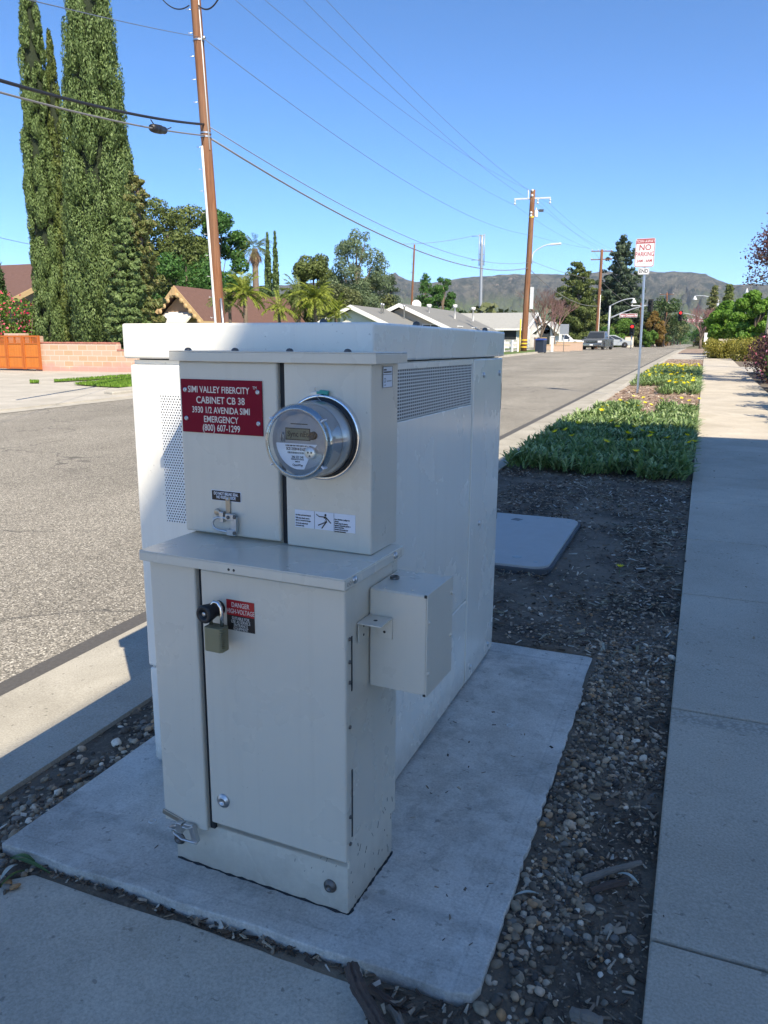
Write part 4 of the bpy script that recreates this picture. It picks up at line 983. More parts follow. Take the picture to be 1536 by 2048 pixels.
X, Y = scatter(420, -1.77, -1.55, .9, 3.2, None); chips('wood_chips', X, Y, .012, M['chips'], wd=.3)
X, Y = scatter(300, -.49, -.30, .85, 1.225, None); chips('wood_chips', X, Y, .016, M['chips'], wd=.3)
X, Y = scatter(150, -1.40, -.50, 1.212, 1.234, None); chips('joint_litter', X, Y, .016, M['chips'], wd=.35, z0=.018)
X, Y = scatter(5000, -1.77, -.006, 10.8, 46, lambda x, y: np.clip(1.1-(y-11)/40, .2, 1)); chips('pale_mulch', X, Y, .06, M['chips_pale'])
X, Y = scatter(70, .0, 1.4, .8, 12, None)
chips('walk_litter', X, Y, .012, M['chips'], z0=.0135, wd=.4, th=.1, tilt=.05)
X, Y = scatter(40, -1.35, -.34, 1.3, 3.0, lambda x, y: np.where((x > -.70) | (y < 1.32) | (x < -1.16), 1, 0)); chips('pad_litter', X, Y*1, .010, M['chips'], z0=.0, wd=.35, th=.1, tilt=.03, absz=.060)
def stick(name, pts, rs, mat, label, seed=0, n=9):
    r = random.Random(seed); pts = [Vector(p) for p in pts]; P2, R2 = [], []
    for i in range(len(pts)-1):
        for k in range(5):
            t = k/5; P2.append(pts[i].lerp(pts[i+1], t)+Vector((r.uniform(-1, 1), r.uniform(-1, 1), r.uniform(-.6, .6)))*rs[i]*.12); R2.append((rs[i]*(1-t)+rs[i+1]*t)*r.uniform(.88, 1.12))
    P2.append(pts[-1]); R2.append(rs[-1])
    n = 18; m = MB(); m.tube([p-P2[0] for p in P2], R2, n, smooth=False); rid = [r.choice((.70, .84, 1.0, 1.10)) for _ in range(n)]
    for i, p in enumerate(P2):
        for k in range(n):
            q = Vector(m.v[i*n+k])-(p-P2[0]); m.v[i*n+k] = tuple((p-P2[0])+q*rid[k]*r.uniform(.93, 1.07))
        if r.random() < .25: k = r.randrange(n); rid[k] = r.choice((.68, .85, 1.05))
    o = m.build(name, mat); o.location = P2[0]
    tag(o, label, 'stick'); return o
stick('driftwood_branch', [px_ground(703, 1932, .066), px_ground(716, 1972, .060), px_ground(738, 2016, .05), px_ground(765, 2056, .046), px_ground(800, 2105, .05)], [.013, .0145, .014, .012, .009], M['driftwood'], 'thick curved brown branch lying across the corner of the front slab', 1)
stick('driftwood_branch', [(-.485, 1.155, .030), (-.43, 1.125, .030), (-.385, 1.105, .035), (-.355, 1.12, .045)], [.006, .0105, .014, .018], M['driftpale'], 'gnarled grey root piece in the litter below the pad front edge', 2)
stick('driftwood_branch', [(-.47, 1.185, .034), (-.43, 1.15, .045), (-.40, 1.115, .040)], [.005, .008, .007], M['driftpale'], 'thin grey twig crossing over the gnarled root piece', 3)
stick('driftwood_branch', [(-.345, 1.135, .030), (-.300, 1.105, .028)], [.010, .011], M['driftpale'], 'short stubby grey stick by the front right pad corner', 4)
stick('driftwood_branch', [(-.515, 1.20, .040), (-.455, 1.185, .035), (-.40, 1.17, .030)], [.008, .010, .006], M['driftwood'], 'short brown stick wedged against the front face of the pad', 5)
def gstick(pa, pb, r0, r1, mat, label, seed, z=.012, bend=.0):
    a = px_ground(*pa, z); b = px_ground(*pb, z); mdl = (a+b)/2+Vector((0, bend, .004))
    return stick('driftwood_branch', [a, mdl, b], [r0, (r0+r1)/2*1.05, r1], mat, label, seed)
gstick((1164, 1762), (1283, 1725), .0085, .0055, M['driftpale'], 'long split grey stick, upper of the pair on the gravel near the sidewalk', 6, .016)
gstick((1182, 1783), (1255, 1762), .0085, .0075, M['driftwood'], 'shorter furrowed stick, lower of the pair on the gravel near the sidewalk', 7)
gstick((1146, 2030), (1205, 2048), .012, .010, M['driftpale'], 'pale split wood chunk at the bottom of the gravel strip', 8)
gstick((1130, 1728), (1136, 1756), .004, .0035, M['driftpale'], 'tiny upright curled twig beside the pair of sticks', 9)
gstick((1080, 1801), (1122, 1809), .0045, .004, M['driftpale'], 'short pale twig right of the white curled leaf', 10)
def leaf_blade(pa, pb, w, mat, label, z=.02):
    a = px_ground(*pa, z); b = px_ground(*pb, z); t = (b-a); L = t.length; t.normalize(); q = Vector((0, 0, 1)).cross(t).normalized()
    m = MB(); n = 8
    for i in range(n):
        def pt(k, s): u = k/n; return t*L*u + q*s*w*math.sin(math.pi*min(.98, max(.02, u)))**.7 + Vector((0, 0, .010*math.sin(math.pi*u)+.003*(s != 0)))
        m.quad(pt(i, -1), pt(i+1, -1), pt(i+1, 0), pt(i, 0)); m.quad(pt(i, 0), pt(i+1, 0), pt(i+1, 1), pt(i, 1))
    o = m.build('fallen_leaf', mat); o.location = a; tag(o, label, 'leaf'); return o
M['dryleaf'] = simple('silvery_dry_leaf', (.42, .46, .42), .6); M['greenleaf'] = simple('green_strap_leaf', (.07, .13, .03), .5)
leaf_blade((1024, 1796), (1078, 1789), .004, M['dryleaf'], 'curled silvery leaf overhanging the ragged right edge of the pad')
leaf_blade((1236, 1748), (1277, 1768), .005, M['dryleaf'], 'silvery leaf resting between the pair of sticks')
for i, (a, b, w, mm, lb_) in enumerate((((20, 1717), (100, 1748), .006, M['greenleaf'], 'long green strap leaf beside the slab corner, upper one'), ((35, 1730), (0, 1762), .006, M['dryleaf'], 'wide pale strap leaf at the left picture edge'), ((50, 1742), (0, 1775), .004, M['greenleaf'], 'narrow green leaf under the pale strap leaf'), ((25, 1715), (70, 1724), .007, M['greenleaf'], 'short broad green leaf on the gravel by the slab'))):
    leaf_blade(a, b, w, mm, lb_, .03)
# anchor bolts left in the pad
for px, py, lb_ in ((304, 1628, 'pale pull ring set in the pad left of the pedestal'), (1020, 1432, 'pale pull ring set in the pad right of the cabinet')):
    p = px_ground(px, py, .06); p.z = .060
    m = MB(); m.lathe((0, 0, 0), (0, 0, 1), [(0, .0105), (.0015, .0100), (.0015, .0075), (.0002, .0070)], 20); o = m.build('anchor_ring', simple('pale_anchor', (.6, .62, .62), .4, .6), None); o.location = p; tag(o, lb_, 'anchor')
# ================================================================== GAZANIA BEDS
def gaz_bed(name, poly_test, bx, n, h, ln, seed=0, clump=.07):
    r = np.random.default_rng(seed); x0, x1, y0, y1 = bx
    nc = n//14; cx = r.uniform(x0, x1, nc*4); cy = r.uniform(y0, y1, nc*4)
    k = np.array([poly_test(a, b) for a, b in zip(cx, cy)]); cx, cy = cx[k][:nc], cy[k][:nc]
    cnt = 14; X = np.repeat(cx, cnt); Y = np.repeat(cy, cnt); m = len(X)
    a = r.uniform(0, 6.283, m); lean = r.uniform(.10, .70, m); L = ln*r.uniform(.6, 1.25, m); W = .0105*r.uniform(.7, 1.5, m)
    hm = h*(.75+.6*np.repeat(np.array([mnoise.noise(Vector((p*1.6, q*1.6, seed)))+.3 for p, q in zip(cx, cy)]), cnt))
    base = np.stack([X+r.normal(0, .02, m), Y+r.normal(0, .02, m), gzv(Y)-.02+np.maximum(0, hm-ln*.62)*r.uniform(.2, 1, m)], 1)
    out = np.stack([np.cos(a), np.sin(a), np.zeros(m)], 1); side = np.stack([-np.sin(a), np.cos(a), np.zeros(m)], 1)
    V = []; 
    for t, w in ((0, .45), (.38, .8), (.75, 1.0), (1, .08)):
        c = base+out*(L*(lean*t*1.1+.28*t*t))[:, None]+np.array([0, 0, 1])*(L*(t*1.0-lean*.75*t*t))[:, None]
        V += [c-side*(W*w)[:, None], c+side*(W*w)[:, None]+np.array([0, 0, .003])]
    V = np.stack(V, 1).reshape(-1, 3); f = np.array([(0, 1, 3, 2), (2, 3, 5, 4), (4, 5, 7, 6)])
    Fq = (f[None]+(np.arange(m)*8)[:, None, None]).reshape(-1, 4)
    o = npmesh(name, V, Fq, M['gaz']); o['kind'] = 'stuff'; tag(o, None); return cx, cy, hm[::cnt]
def bed1(x, y):
    w = mnoise.noise(Vector((x*2, y*2, 0)))*.18
    if y < 7.45+w*.6: return False
    if y < 12.3+w and y > 7.3: return -1.74+w*.3 < x < -.04
    if y < 14.4+w*3: return (-1.62 < x < -.95 and y < 14.6 and mnoise.noise(Vector((x*3, y*1.5, 4))) > -.25) or (-.62 < x < -.06 and y < 14.2) 
    return False
gx1, gy1, gh1 = gaz_bed('gazania_groundcover', bed1, (-1.76, -.03, 7.2, 15), 30000, .19, .125, 1)
def bed2(x, y):
    w = mnoise.noise(Vector((x*2, y*1, 3)))*.4
    if 18.6+w < y < 21.5: return -.85+w*.5 < x < -.05
    if y < 33: return 21.0+w < y and -1.72 < x < -.05
    return False
gx2, gy2, gh2 = gaz_bed('gazania_groundcover', bed2, (-1.74, -.04, 18, 33), 17000, .16, .17, 2)
# flower: petals and a darker eye, one shared mesh
def flower_mesh():
    m = MB(); n = 12
    for i in range(n):
        a = 6.283*i/n; b = 6.283*(i+.45)/n; c_ = 6.283*(i-.45)/n
        m.quad((0, 0, 0), (.016*math.cos(c_), .016*math.sin(c_), .008), (.033*math.cos(a), .033*math.sin(a), .016), (.016*math.cos(b), .016*math.sin(b), .008))
    o = m.build('gazania_flower', M['petal'], recalc=False)
    e = MB(); e.lathe((0, 0, .002), (0, 0, 1), [(0, .009), (.004, .007), (.006, 0)], 10).build('flower_eye', simple('ochre_eye', (.45, .22, .01), .7), o)
    s = MB(); s.tube([(0, 0, 0), (.004, 0, -.07), (0, 0, -.15)], .0018, 5).build('stalk', M['greenleaf'], o)
    return o
fl0 = flower_mesh(); used = False
def flower(x, y, z, label, group, s=1.0, r=random.Random(4)):
    global used
    o = fl0 if not used else copy_tree(fl0); used = True
    o.location = (x, y, z); o.rotation_euler = (r.uniform(-.5, .5), r.uniform(-.5, .5), r.uniform(0, 6)); o.scale = (s, s, s)
    tag(o, label, 'flower', group); return o
fpx = [(1203,824),(1157,850),(1131,864),(1144,876),(1110,868),(1222,847),(1212,888),(1235,858),(1256,871),(1268,858),(1260,885),(1283,866),(1300,877),(1302,870),(1272,908),(1374,875),(1378,890),(1389,888),(1322,800),(1335,880)]
for px, py in fpx:
    p = px_ground(px, py, .235)
    if -1.8 < p.x < .02: flower(p.x, p.y, p.z+.02, ('yellow gazania flower on the kerb side of the big shaded near bed' if p.x < -1.15 else 'yellow gazania flower on the sidewalk side of the big shaded near bed' if p.x > -.55 else 'yellow gazania flower in the middle of the big shaded near bed'), 'yellow flowers of the near gazania bed', 1.35)
for px, py in ((1206, 814), (1215, 812), (1253, 806), (1267, 793), (1277, 812), (1290, 806), (1302, 810), (1363, 797), (1379, 802), (1398, 798), (1240, 801), (1287, 796)):
    p = px_ground(px, py, .22); flower(p.x, p.y, p.z, 'yellow gazania flower at the sunlit back of the near bed', 'yellow flowers at the sunlit back of the near bed', 1.25)
r = random.Random(21)
for i in range(150):
    y = r.choice((r.uniform(29.5, 33), r.uniform(29.5, 33), r.uniform(24.5, 33), r.uniform(19, 26))) ; x = r.uniform(-1.65, -.1)
    if y < 21.5: x = r.uniform(-.8, -.1)
    flower(x, y, gz(y)+.17+r.uniform(-.01, .05), 'yellow gazania flower in the farther bed beyond the sign', 'yellow flowers of the farther gazania bed', r.uniform(1.2, 1.9))
# ================================================================== STREET FURNITURE NEAR
def onpost(px, py): return px_ground(px, py)
# no-parking sign
sp = empty('parking_sign', (-1.346, 18.84, gz(18.84)), R_(-4), 'NO PARKING sign above a small END plate on a galvanised post by the kerb', 'road sign')
m = MB(); m.tube([(0, 0, -.1), (-.02, 0, 1.6), (-.065, 0, 3.3)], .028, 6, smooth=False); m.build('post', M['galv'], sp)
def plate(w, h, r_, x, y, z, name, mat, parent, t=.003):
    pts = []
    for cx_, cz_, a0 in ((w/2-r_, -h/2+r_, -90), (w/2-r_, h/2-r_, 0), (-w/2+r_, h/2-r_, 90), (-w/2+r_, -h/2+r_, 180)):
        for k in range(5): a = R_(a0+22.5*k); pts.append((cx_+r_*math.cos(a), cz_+r_*math.sin(a)))
    m = MB(); m.prism(pts, lambda p, s: (x+p[0], y-t*s, z+p[1])); return m.build(name, mat, parent)
zc = 3.08; xc = -.062
a = plate(.42, .61, .04, xc, -.032, zc, 'sign_panel', M['white'], sp)
b = plate(.405, .595, .036, xc, -.0355, zc, 'red_border', M['signred'], a, .001); c = plate(.385, .575, .030, xc, -.037, zc, 'white_field', M['white'], a, .001)
m = MB(); m.box(xc-.193, xc+.193, -.0395, -.0382, zc+.195, zc+.285); m.build('tow_away_band', M['signred'], a)
text('TOW-AWAY', .088, M['white'], a, (xc, -.0400, zc+.238), sx=.80, bold=.001)
text('NO', .175, M['signred'], a, (xc, -.0385, zc+.105), sx=.95, bold=.002)
text('PARKING', .135, M['signred'], a, (xc, -.0385, zc-.035), sx=.72, bold=.002)
text('2AM - 6AM', .085, M['signred'], a, (xc, -.0385, zc-.175), sx=.82, bold=.002)
m = MB(); 
for z in (.255, -.235): m.lathe((xc, -.038, zc+z), (0, -1, 0), [(0, .011), (.004, .009), (.005, 0)], 10)
m.build('sign_bolts', M['dark_steel'], a)
a = plate(.25, .15, .035, xc+.004, -.032, 2.685, 'end_plate', M['white'], sp)
b = plate(.238, .138, .031, xc+.004, -.0355, 2.685, 'black_border', M['black_ink'], a, .001); c = plate(.226, .126, .027, xc+.004, -.037, 2.685, 'white_field', M['white'], a, .001)
text('END', .115, M['black_ink'], a, (xc+.004, -.0385, 2.683), sx=.85, bold=.002)
# pale wooden post leaning at the right edge
b0 = at(1531, 700, 34); b1 = at(1549, 560, 34.2)
m = MB(); m.tube([(0, 0, -.1), Vector((b1.x-b0.x, .2, b1.z-gz(34)))], [.10, .09], 10); o = m.build('leaning_post', simple('pale_post_wood', (.42, .36, .28), .8, amt=.15)); o.location = (b0.x, 34, gz(34)); tag(o, 'pale slightly leaning post behind the plum hedge at the right picture edge', 'post')
# ================================================================== UTILITY POLES AND LINES
def pole(px_b, py_b, px_t, py_t, Y, r0, r1, label, name='utility_pole', X=None, mat=None):
    A = at(px_b, py_b, Y); B = at(px_t, py_t, Y); z0 = gz(Y)-.2
    d = (B-A)/(B.z-A.z); A = A + d*(z0-A.z); top = B
    root = empty(name, (A.x, Y, z0), 0, label, 'utility pole')
    n = 10; pts = [(A.lerp(top, i/n)-A) for i in range(n+1)]
    m = MB(); m.tube(pts, [r0+(r1-r0)*i/n for i in range(n+1)], 14); m.build('pole_shaft', mat or M['wood_pole'], root)
    def on(z): return A.lerp(top, (z-z0)/(top.z-z0))
    return root, on, top, A
def rel(root, name, m, mat, parent=None): return m.build(name, mat, parent or root, origin=tuple(root.location))
def crossarm(root, c, dirv, L, mat, n_ins=(-.95, -.45, .5, .95), th=.055, drop=0):
    m = MB(); d = Vector(dirv).normalized(); s = d.cross(Vector((0, 0, 1))); m.obox(c, d*L/2, s*th, (0, 0, th)); arm = rel(root, 'crossarm', m, mat)
    m = MB(); pts = []
    for k in n_ins:
        p = Vector(c)+d*(L/2*k); pts.append(p+Vector((0, 0, .22 if not drop else -.45)))
        if drop: m.lathe(p, (0, 0, -1), [(0, .03), (.10, .035), (.12, .08), (.18, .08), (.2, .04), (.32, .04), (.34, .10), (.40, .08), (.42, .03), (.48, .03)], 10)
        else: m.lathe(p, (0, 0, 1), [(0, .02), (.08, .03), (.09, .06), (.15, .06), (.2, .03), (.22, 0)], 10)
    m.build('insulators', M['insulator'], arm, origin=tuple(root.location)); return pts
# near left pole
p1, on1, top1, A1 = pole(440, 640, 376, -200, 19.6, .155, .135, 'tall brown wooden pole with white riser conduit and step bolts, directly behind the cabinet')
m = MB(); off = Vector((-.06, -.15, 0)); m.tube([on1(z)+off for z in (.4, 2, 4, 6.05, 6.7)], .036, 8); cdt = rel(p1, 'riser_conduit', m, M['insulator'])
m = MB(); m.tube([on1(z)+Vector((.14, -.07, 0)) for z in (6.6, 9, 12, 13)], .016, 6); rel(p1, 'ground_moulding', m, M['trim_white'])
m = MB()
for i in range(22):
    z = .9+i*.58; c = on1(z); s = -1 if i % 2 else -1; m.tube([c+Vector((-.14, -.04, 0)), c+Vector((-.27, -.06, 0)), c+Vector((-.275, -.06, .03))], .009, 5)
rel(p1, 'step_bolts', m, M['galv'])
m = MB()
for z in (6.95, 7.05, 9.4): c = on1(z); m.lathe(c-Vector((0, 0, .02)), (0, 0, 1), [(0, .158), (.04, .158)], 16)
m.lathe(on1(9.42)+Vector((.17, -.08, 0)), (1, 0, 0), [(0, .02), (.03, .05), (.08, .05), (.1, .02)], 10); rel(p1, 'pole_bands', m, M['galv'])
m = MB(); g0 = px_ground(445, 640)
m.tube([on1(2.6)+Vector((.16, -.12, 0)), on1(.4)+Vector((.2, -.12, 0))], .035, 8); rel(p1, 'cable_guard', m, M['galv'])
T1 = crossarm(p1, on1(top1.z-.5), (1, 0, .02), 2.9, M['wood_pole'])
# second pole with lamp
p2, on2, top2, A2 = pole(1047, 702, 1066, 380, 63.9, .26, .19, 'tall brown pole with pale crossarm and curved lamp arm beyond the cabinet', X=None)
T2 = crossarm(p2, on2(top2.z-.62), (1, .02, -.02), 2.85, M['insulator'], n_ins=(-.97, .30, .97), drop=1)
m = MB(); m.lathe(on2(top2.z-.35)+Vector((-.35, 0, 0)), (0, 0, 1), [(-.3, .03), (.1, .05), (.35, .05), (.4, 0)], 8); rel(p2, 'top_insulator', m, M['insulator'])
zA = at(1060, 512, 63.9).z; lampE = at(1113, 488, 63.9); c0 = on2(zA)
m = MB(); pts = [c0+Vector((.26, -.1, -.6)), c0+Vector((.28, -.1, 0))] + [c0.lerp(Vector((lampE.x-.4, lampE.y, c0.z)), t)+Vector((.1*(1-t), 0, (lampE.z-c0.z)*math.sin(t*1.5708)**.8)) for t in (.15, .35, .6, .85, 1)]; m.tube(pts, .045, 8); la = rel(p2, 'lamp_arm', m, M['insulator'])
m = MB(); m.obox(lampE+Vector((-.05, 0, .0)), (.42, 0, .02), (0, .13, 0), (0, 0, .07)); m.build('lamp_head', M['insulator'], la, bevel=.03, origin=tuple(p2.location))
m = MB()
for dy, h in ((435, .06), (694, .05), (687, .05), (680, .05)): z = at(1050, dy, 63.9).z; m.lathe(on2(z)-Vector((0, 0, h)), (0, 0, 1), [(0, .272 if dy > 600 else .21), (h*2, .272 if dy > 600 else .21)], 16)
rel(p2, 'yellow_bands', m, M['yellow'])
m = MB(); z = at(1060, 590, 63.9).z; m.obox(on2(z)+Vector((.42, -.05, -.25)), (.12, 0, 0), (0, .12, 0), (0, 0, .85)); rel(p2, 'service_box', m, M['insulator'])
m = MB()
for py in (382, 392, 426, 432): m.lathe(on2(at(1063, py, 63.9).z)+Vector((0, -.19, 0)), (0, -1, 0), [(0, .10), (.05, .08), (.06, 0)], 10)
m.lathe(on2(at(1063, 428, 63.9).z)+Vector((.36, 0, -.25)), (0, 0, 1), [(0, .14), (.5, .14), (.52, .05), (.7, .04)], 10); rel(p2, 'pole_fittings', m, M['insulator'])
m = MB(); c = on2(at(1063, 423, 63.9).z); m.tube([c, c+Vector((.75, 0, .1))], .05, 6); m.obox(c+Vector((.75, 0, .02)), (.18, 0, 0), (0, .06, 0), (0, 0, .09)); rel(p2, 'cutout_bracket', m, M['dark_steel'])
# third pole
p3, on3, top3, A3 = pole(1192, 698, 1204, 499, 92.0, .20, .15, 'slimmer brown pole with two crossarms between the big conifers')
T3 = crossarm(p3, on3(top3.z-.18), (1, .0, -.03), 2.3, M['wood_pole'], th=.05, n_ins=(-.93, -.35, .35, .9)); T3b = crossarm(p3, on3(top3.z-1.05), (1, 0, 0), 2.3, M['wood_pole'], th=.05, n_ins=(-.93, .9))
m = MB(); m.tube([on3(z)+Vector((.16, -.1, 0)) for z in (1.2, 3, 5, 7)], .035, 6); rel(p3, 'riser_conduit', m, M['trim_white'])
# pole by the far houses and a tall grey steel pole
p4, on4, top4, A4 = pole(822, 640, 829, 489, 95, .15, .11, 'thin bare brown pole rising between the tall pale tree and the small firs')
m = MB()
for py in (497, 512, 528, 545, 560, 578): c = on4(at(826, py, 95).z); m.tube([c+Vector((-.35, 0, 0)), c+Vector((.1, 0, 0))], .03, 5)
rel(p4, 'step_bolts', m, M['galv'])
p5, on5, top5, A5 = pole(961, 626, 964, 470, 120, .28, .20, 'tall grey steel transmission pole standing behind the white roofed house', mat=M['steel_grey'])
m = MB()
for k in (-1, 1):
    m.tube([on5(top5.z)+Vector((k*.42, 0, .15)), on5(top5.z-4.5)+Vector((k*.38, 0, 0))], .07, 8)
    for q in range(4): m.tube([on5(top5.z-1.4*q)+Vector((k*.4, 0, 0)), on5(top5.z-1.4*q-.1)], .06, 6)
for q in (0.1, 3.6): m.tube([on5(top5.z-q)+Vector((-.2, 0, 0)), on5(top5.z-q)+Vector((-1.6, 0, 0))], .05, 6)
rel(p5, 'insulator_strings', m, M['steel_grey'])
# poles receding down the street
farp = []
for i, (px, pt, Y, r_, lb_) in enumerate(((1283, 606, 100, .15, 'slanted dark brown pole just left of the sign post'), (1334, 585, 150, .14, 'brown pole on the far side of the junction, right of the sign post'), (1322, 603, 180, .14, 'thin far pole left of the red signal'), (1343, 640, 215, .13, 'small far pole above the bare shrubs, beyond the junction'), (1362, 655, 260, .13, 'smallest far pole near the end of the street'))):
    rt, on, tp, A_ = pole(px-2, 690, px, pt, Y, r_, r_*.8, lb_)
    farp.append((on, tp)); 
    if i in (0, 1, 3): crossarm(rt, on(tp.z-.3), (1, 0, 0), 2.4, M['insulator'] if i == 0 else M['wood_pole'], n_ins=(-.9, .9))
    if i in (1, 3):
        m = MB(); m.lathe(on(tp.z-2.2)+Vector((.35, 0, 0)), (0, 0, 1), [(-.5, .25), (.5, .25), (.55, 0)], 12); rel(rt, 'transformer', m, M['insulator'])
def cable(name, pts, r_, mat, label, group=None, sag=0, cat='cable'):
    """pts: supports in order; each span hangs as a parabola"""
    out = []
    if isinstance(sag, (int, float)): sag = [sag]*(len(pts)-1)
    for i in range(len(pts)-1):
        a, b = Vector(pts[i]), Vector(pts[i+1])
        for k in range(24 + (i == len(pts)-2)):
            t = k/24; out.append(a.lerp(b, t)-Vector((0, 0, sag[i]*4*t*(1-t))))
    o0 = out[0].copy(); m = MB(); m.tube([p-o0 for p in out], r_, 6); o = m.build(name, mat); o.location = o0; tag(o, label, cat, group); return o
GW = 'overhead lines between the pole tops'
back = [Vector((p.x, -30, p.z-.2)) for p in T1]
for i in range(4):
    a = T1[i]; b = T2[min(i, 2)] if i < 3 else on2(top2.z)+Vector((-.35, 0, .1))
    if i == 3: a, b = T1[3], T2[2]
    if i == 2: b = T2[1]
    if i == 1: b = on2(top2.z)+Vector((-.35, 0, .05))
    cable('power_line', [a, b, T3[i]], .0075, M['wire'], ('first thin top line from the left, meeting the left end of the pale crossarm', 'second thin top line from the left, meeting the pole top pin', 'third thin top line from the left, meeting the middle insulator', 'rightmost thin top line, meeting the right end of the pale crossarm')[i], GW, [.75, .35])
S1a = on1(9.42)+Vector((.2, -.1, 0)); w0 = at(90, 0, 9.0)
cable('power_line', [w0+(w0-on1(9.5))*.5, on1(9.5)], .008, M['wire'], 'thin twisted line from the top left corner down to the near pole', None, .05)
cable('power_line', [S1a, on2(at(1056, 470, 63.9).z), at(1180, 497, 92.0)], .009, M['wire'], 'lone thin line leaving the near pole at its upper insulator', None, [1.0, .1])
cl = at(-60, 143, 9); c1 = on1(at(400, 250, 19.6).z)
cable('telecom_cable', [cl, c1], .032, M['cable_black'], 'thick black bundled cable coming in from the left to the near pole', None, .12)
c1b = on1(at(405, 256, 19.6).z)+Vector((.15, 0, 0))
cable('telecom_cable', [c1b, on2(at(1050, 525, 63.9).z)], .014, M['cable_grey'], 'thin dark cable from the near pole to the lamp pole, upper of the two', None, 1.25)
cl2 = at(-60, 168, 9); c2 = on1(at(405, 272, 19.6).z)
cable('telecom_cable', [cl2, c2], .020, M['cable_grey'], 'pale grey strand under the black cable, coming in from the left', None, .10)
cable('telecom_cable', [c2, on2(at(1052, 536, 63.9).z), on3(at(1196, 612, 92.0).z)], .028, M['cable_grey'], 'pale grey lashed strand sagging from the near pole past the lamp pole', None, [1.35, .85])
cable('telecom_cable', [on2(at(1060, 520, 63.9).z), on3(at(1197, 560, 92.0).z), farp[0][0](farp[0][1].z-1)], .016, M['cable_grey'], 'thin cable from below the lamp arm towards the slimmer pole', None, [.25, .3])
for k, (i, lb_) in enumerate(((0, 'short far line leaving the left arm of the slimmer pole'), (3, 'short far line leaving the right arm of the slimmer pole'))):
    cable('power_line', [T3[i], farp[0][1], farp[1][1], farp[3][1]], .010, M['wire'], lb_, None, .35)
cable('power_line', [at(-40, 465, 40), at(80, 492, 46)], .02, M['wire'], 'short wire at the left edge beside the left conifer', None, .05)
cable('power_line', [at(800, 488, 118), on5(top5.z-.1)+Vector((-1.6, 0, 0))], .03, M['cable_grey'], 'faint pale line reaching the top of the steel pole', None, .3)
# loops on the pole top and the splice case
cable('drip_loop', [on1(at(391, 16, 19.6).z)+Vector((.15, -.1, 0)), on1(at(391, -30, 19.6).z)+Vector((1.1, -.1, 0))], .02, M['cable_black'], 'black looped lead at the very top right of the near pole', None, .35)
cable('drip_loop', [on1(at(391, 12, 19.6).z)+Vector((-.15, -.1, 0)), on1(at(391, -20, 19.6).z)+Vector((-1.1, -.1, 0))], .016, M['cable_black'], 'black lead at the very top left of the near pole', None, .2)
def oncab(a, b, sag, t): return a.lerp(b, t)-Vector((0, 0, sag*4*t*(1-t)))
best = min((abs((RM.transposed()@(oncab(cl2, c2, .10, t/200)-Vector((0, 0, EYE)))).x/-(RM.transposed()@(oncab(cl2, c2, .10, t/200)-Vector((0, 0, EYE)))).z*F+768-317), t/200) for t in range(200))[1]
sa = oncab(cl2, c2, .10, best); sdv = (c2-cl2).normalized()
se = empty('splice_closure', tuple(sa), 0, 'black cylindrical splice case hanging on the pale strand left of the near pole', 'splice case')
m = MB(); m.lathe(-sdv*.40, sdv, [(0, .03), (.01, .085), (.22, .10), (.25, .085), (.28, .10), (.54, .10), (.57, .085), (.79, .085), (.80, .03)], 16); m.build('case', M['black'], se)
m = MB(); m.tube([-sdv*.2+Vector((0, 0, .05)), -sdv*.45+Vector((0, 0, .17))], .012, 6); m.tube([sdv*.2+Vector((0, 0, .05)), sdv*.5+Vector((0, 0, .02)), sdv*.9+Vector((0, 0, .10))], .012, 6); m.build('lead_cables', M['cable_black'], se)
# ================================================================== HOUSES
def house(name, loc, rz, label, W, L, wall_h, rise, wallm, roofm, trimm, over=.55, hip=False, gable_trim=.22):
    """gable faces local -Y, ridge runs along +Y"""
    root = empty(name, loc, rz, label, 'house')
    m = MB(); m.box(-W/2, W/2, 0, L, -.3, wall_h); m.prism([(-W/2, wall_h), (W/2, wall_h), (0, wall_h+rise*(W/(W+2*over)))], lambda p, s: (p[0], 0.0 if not s else L, p[1])); m.build('wall', wallm, root)
    w = W/2+over; zb = wall_h-rise*over/(W/2+over)*.9; zt = wall_h+rise; yo = -over; yl = L+over; hb = 2.2 if hip else 0
    m = MB(); t = .12
    for s in (-1, 1):
        m.add([(0, yo, zt), (s*w, yo, zb), (s*w, yl, zb), (0, yl-hb, zt), (0, yo, zt+t), (s*w, yo, zb+t), (s*w, yl, zb+t), (0, yl-hb, zt+t)], [(0,1,2,3), (4,7,6,5), (0,4,5,1), (1,5,6,2), (2,6,7,3)])
    if hip: m.add([(0, yl-hb, zt+t), (-w, yl, zb+t), (w, yl, zb+t)], [(0, 1, 2)])
    m.build('roof', roofm, root)
    m = MB()
    for s in (-1, 1):
        a = Vector((0, yo-.03, zt+.02)); b = Vector((s*(w+.02), yo-.03, zb+.02)); d = b-a; n = Vector((0, 0, 1)); m.add([a+n*.1, b+n*.1, b-n*gable_trim, a-n*gable_trim, a+n*.1+Vector((0, .05, 0)), b+n*.1+Vector((0, .05, 0)), b-n*gable_trim+Vector((0, .05, 0)), a-n*gable_trim+Vector((0, .05, 0))], [(0,1,2,3), (4,7,6,5), (0,4,5,1), (3,2,6,7), (1,5,6,2)])
        m.box(s*w-.03, s*w+.03, yo+.05, yl, zb-.10, zb+.10)
    m.build('fascia', trimm, root); return root
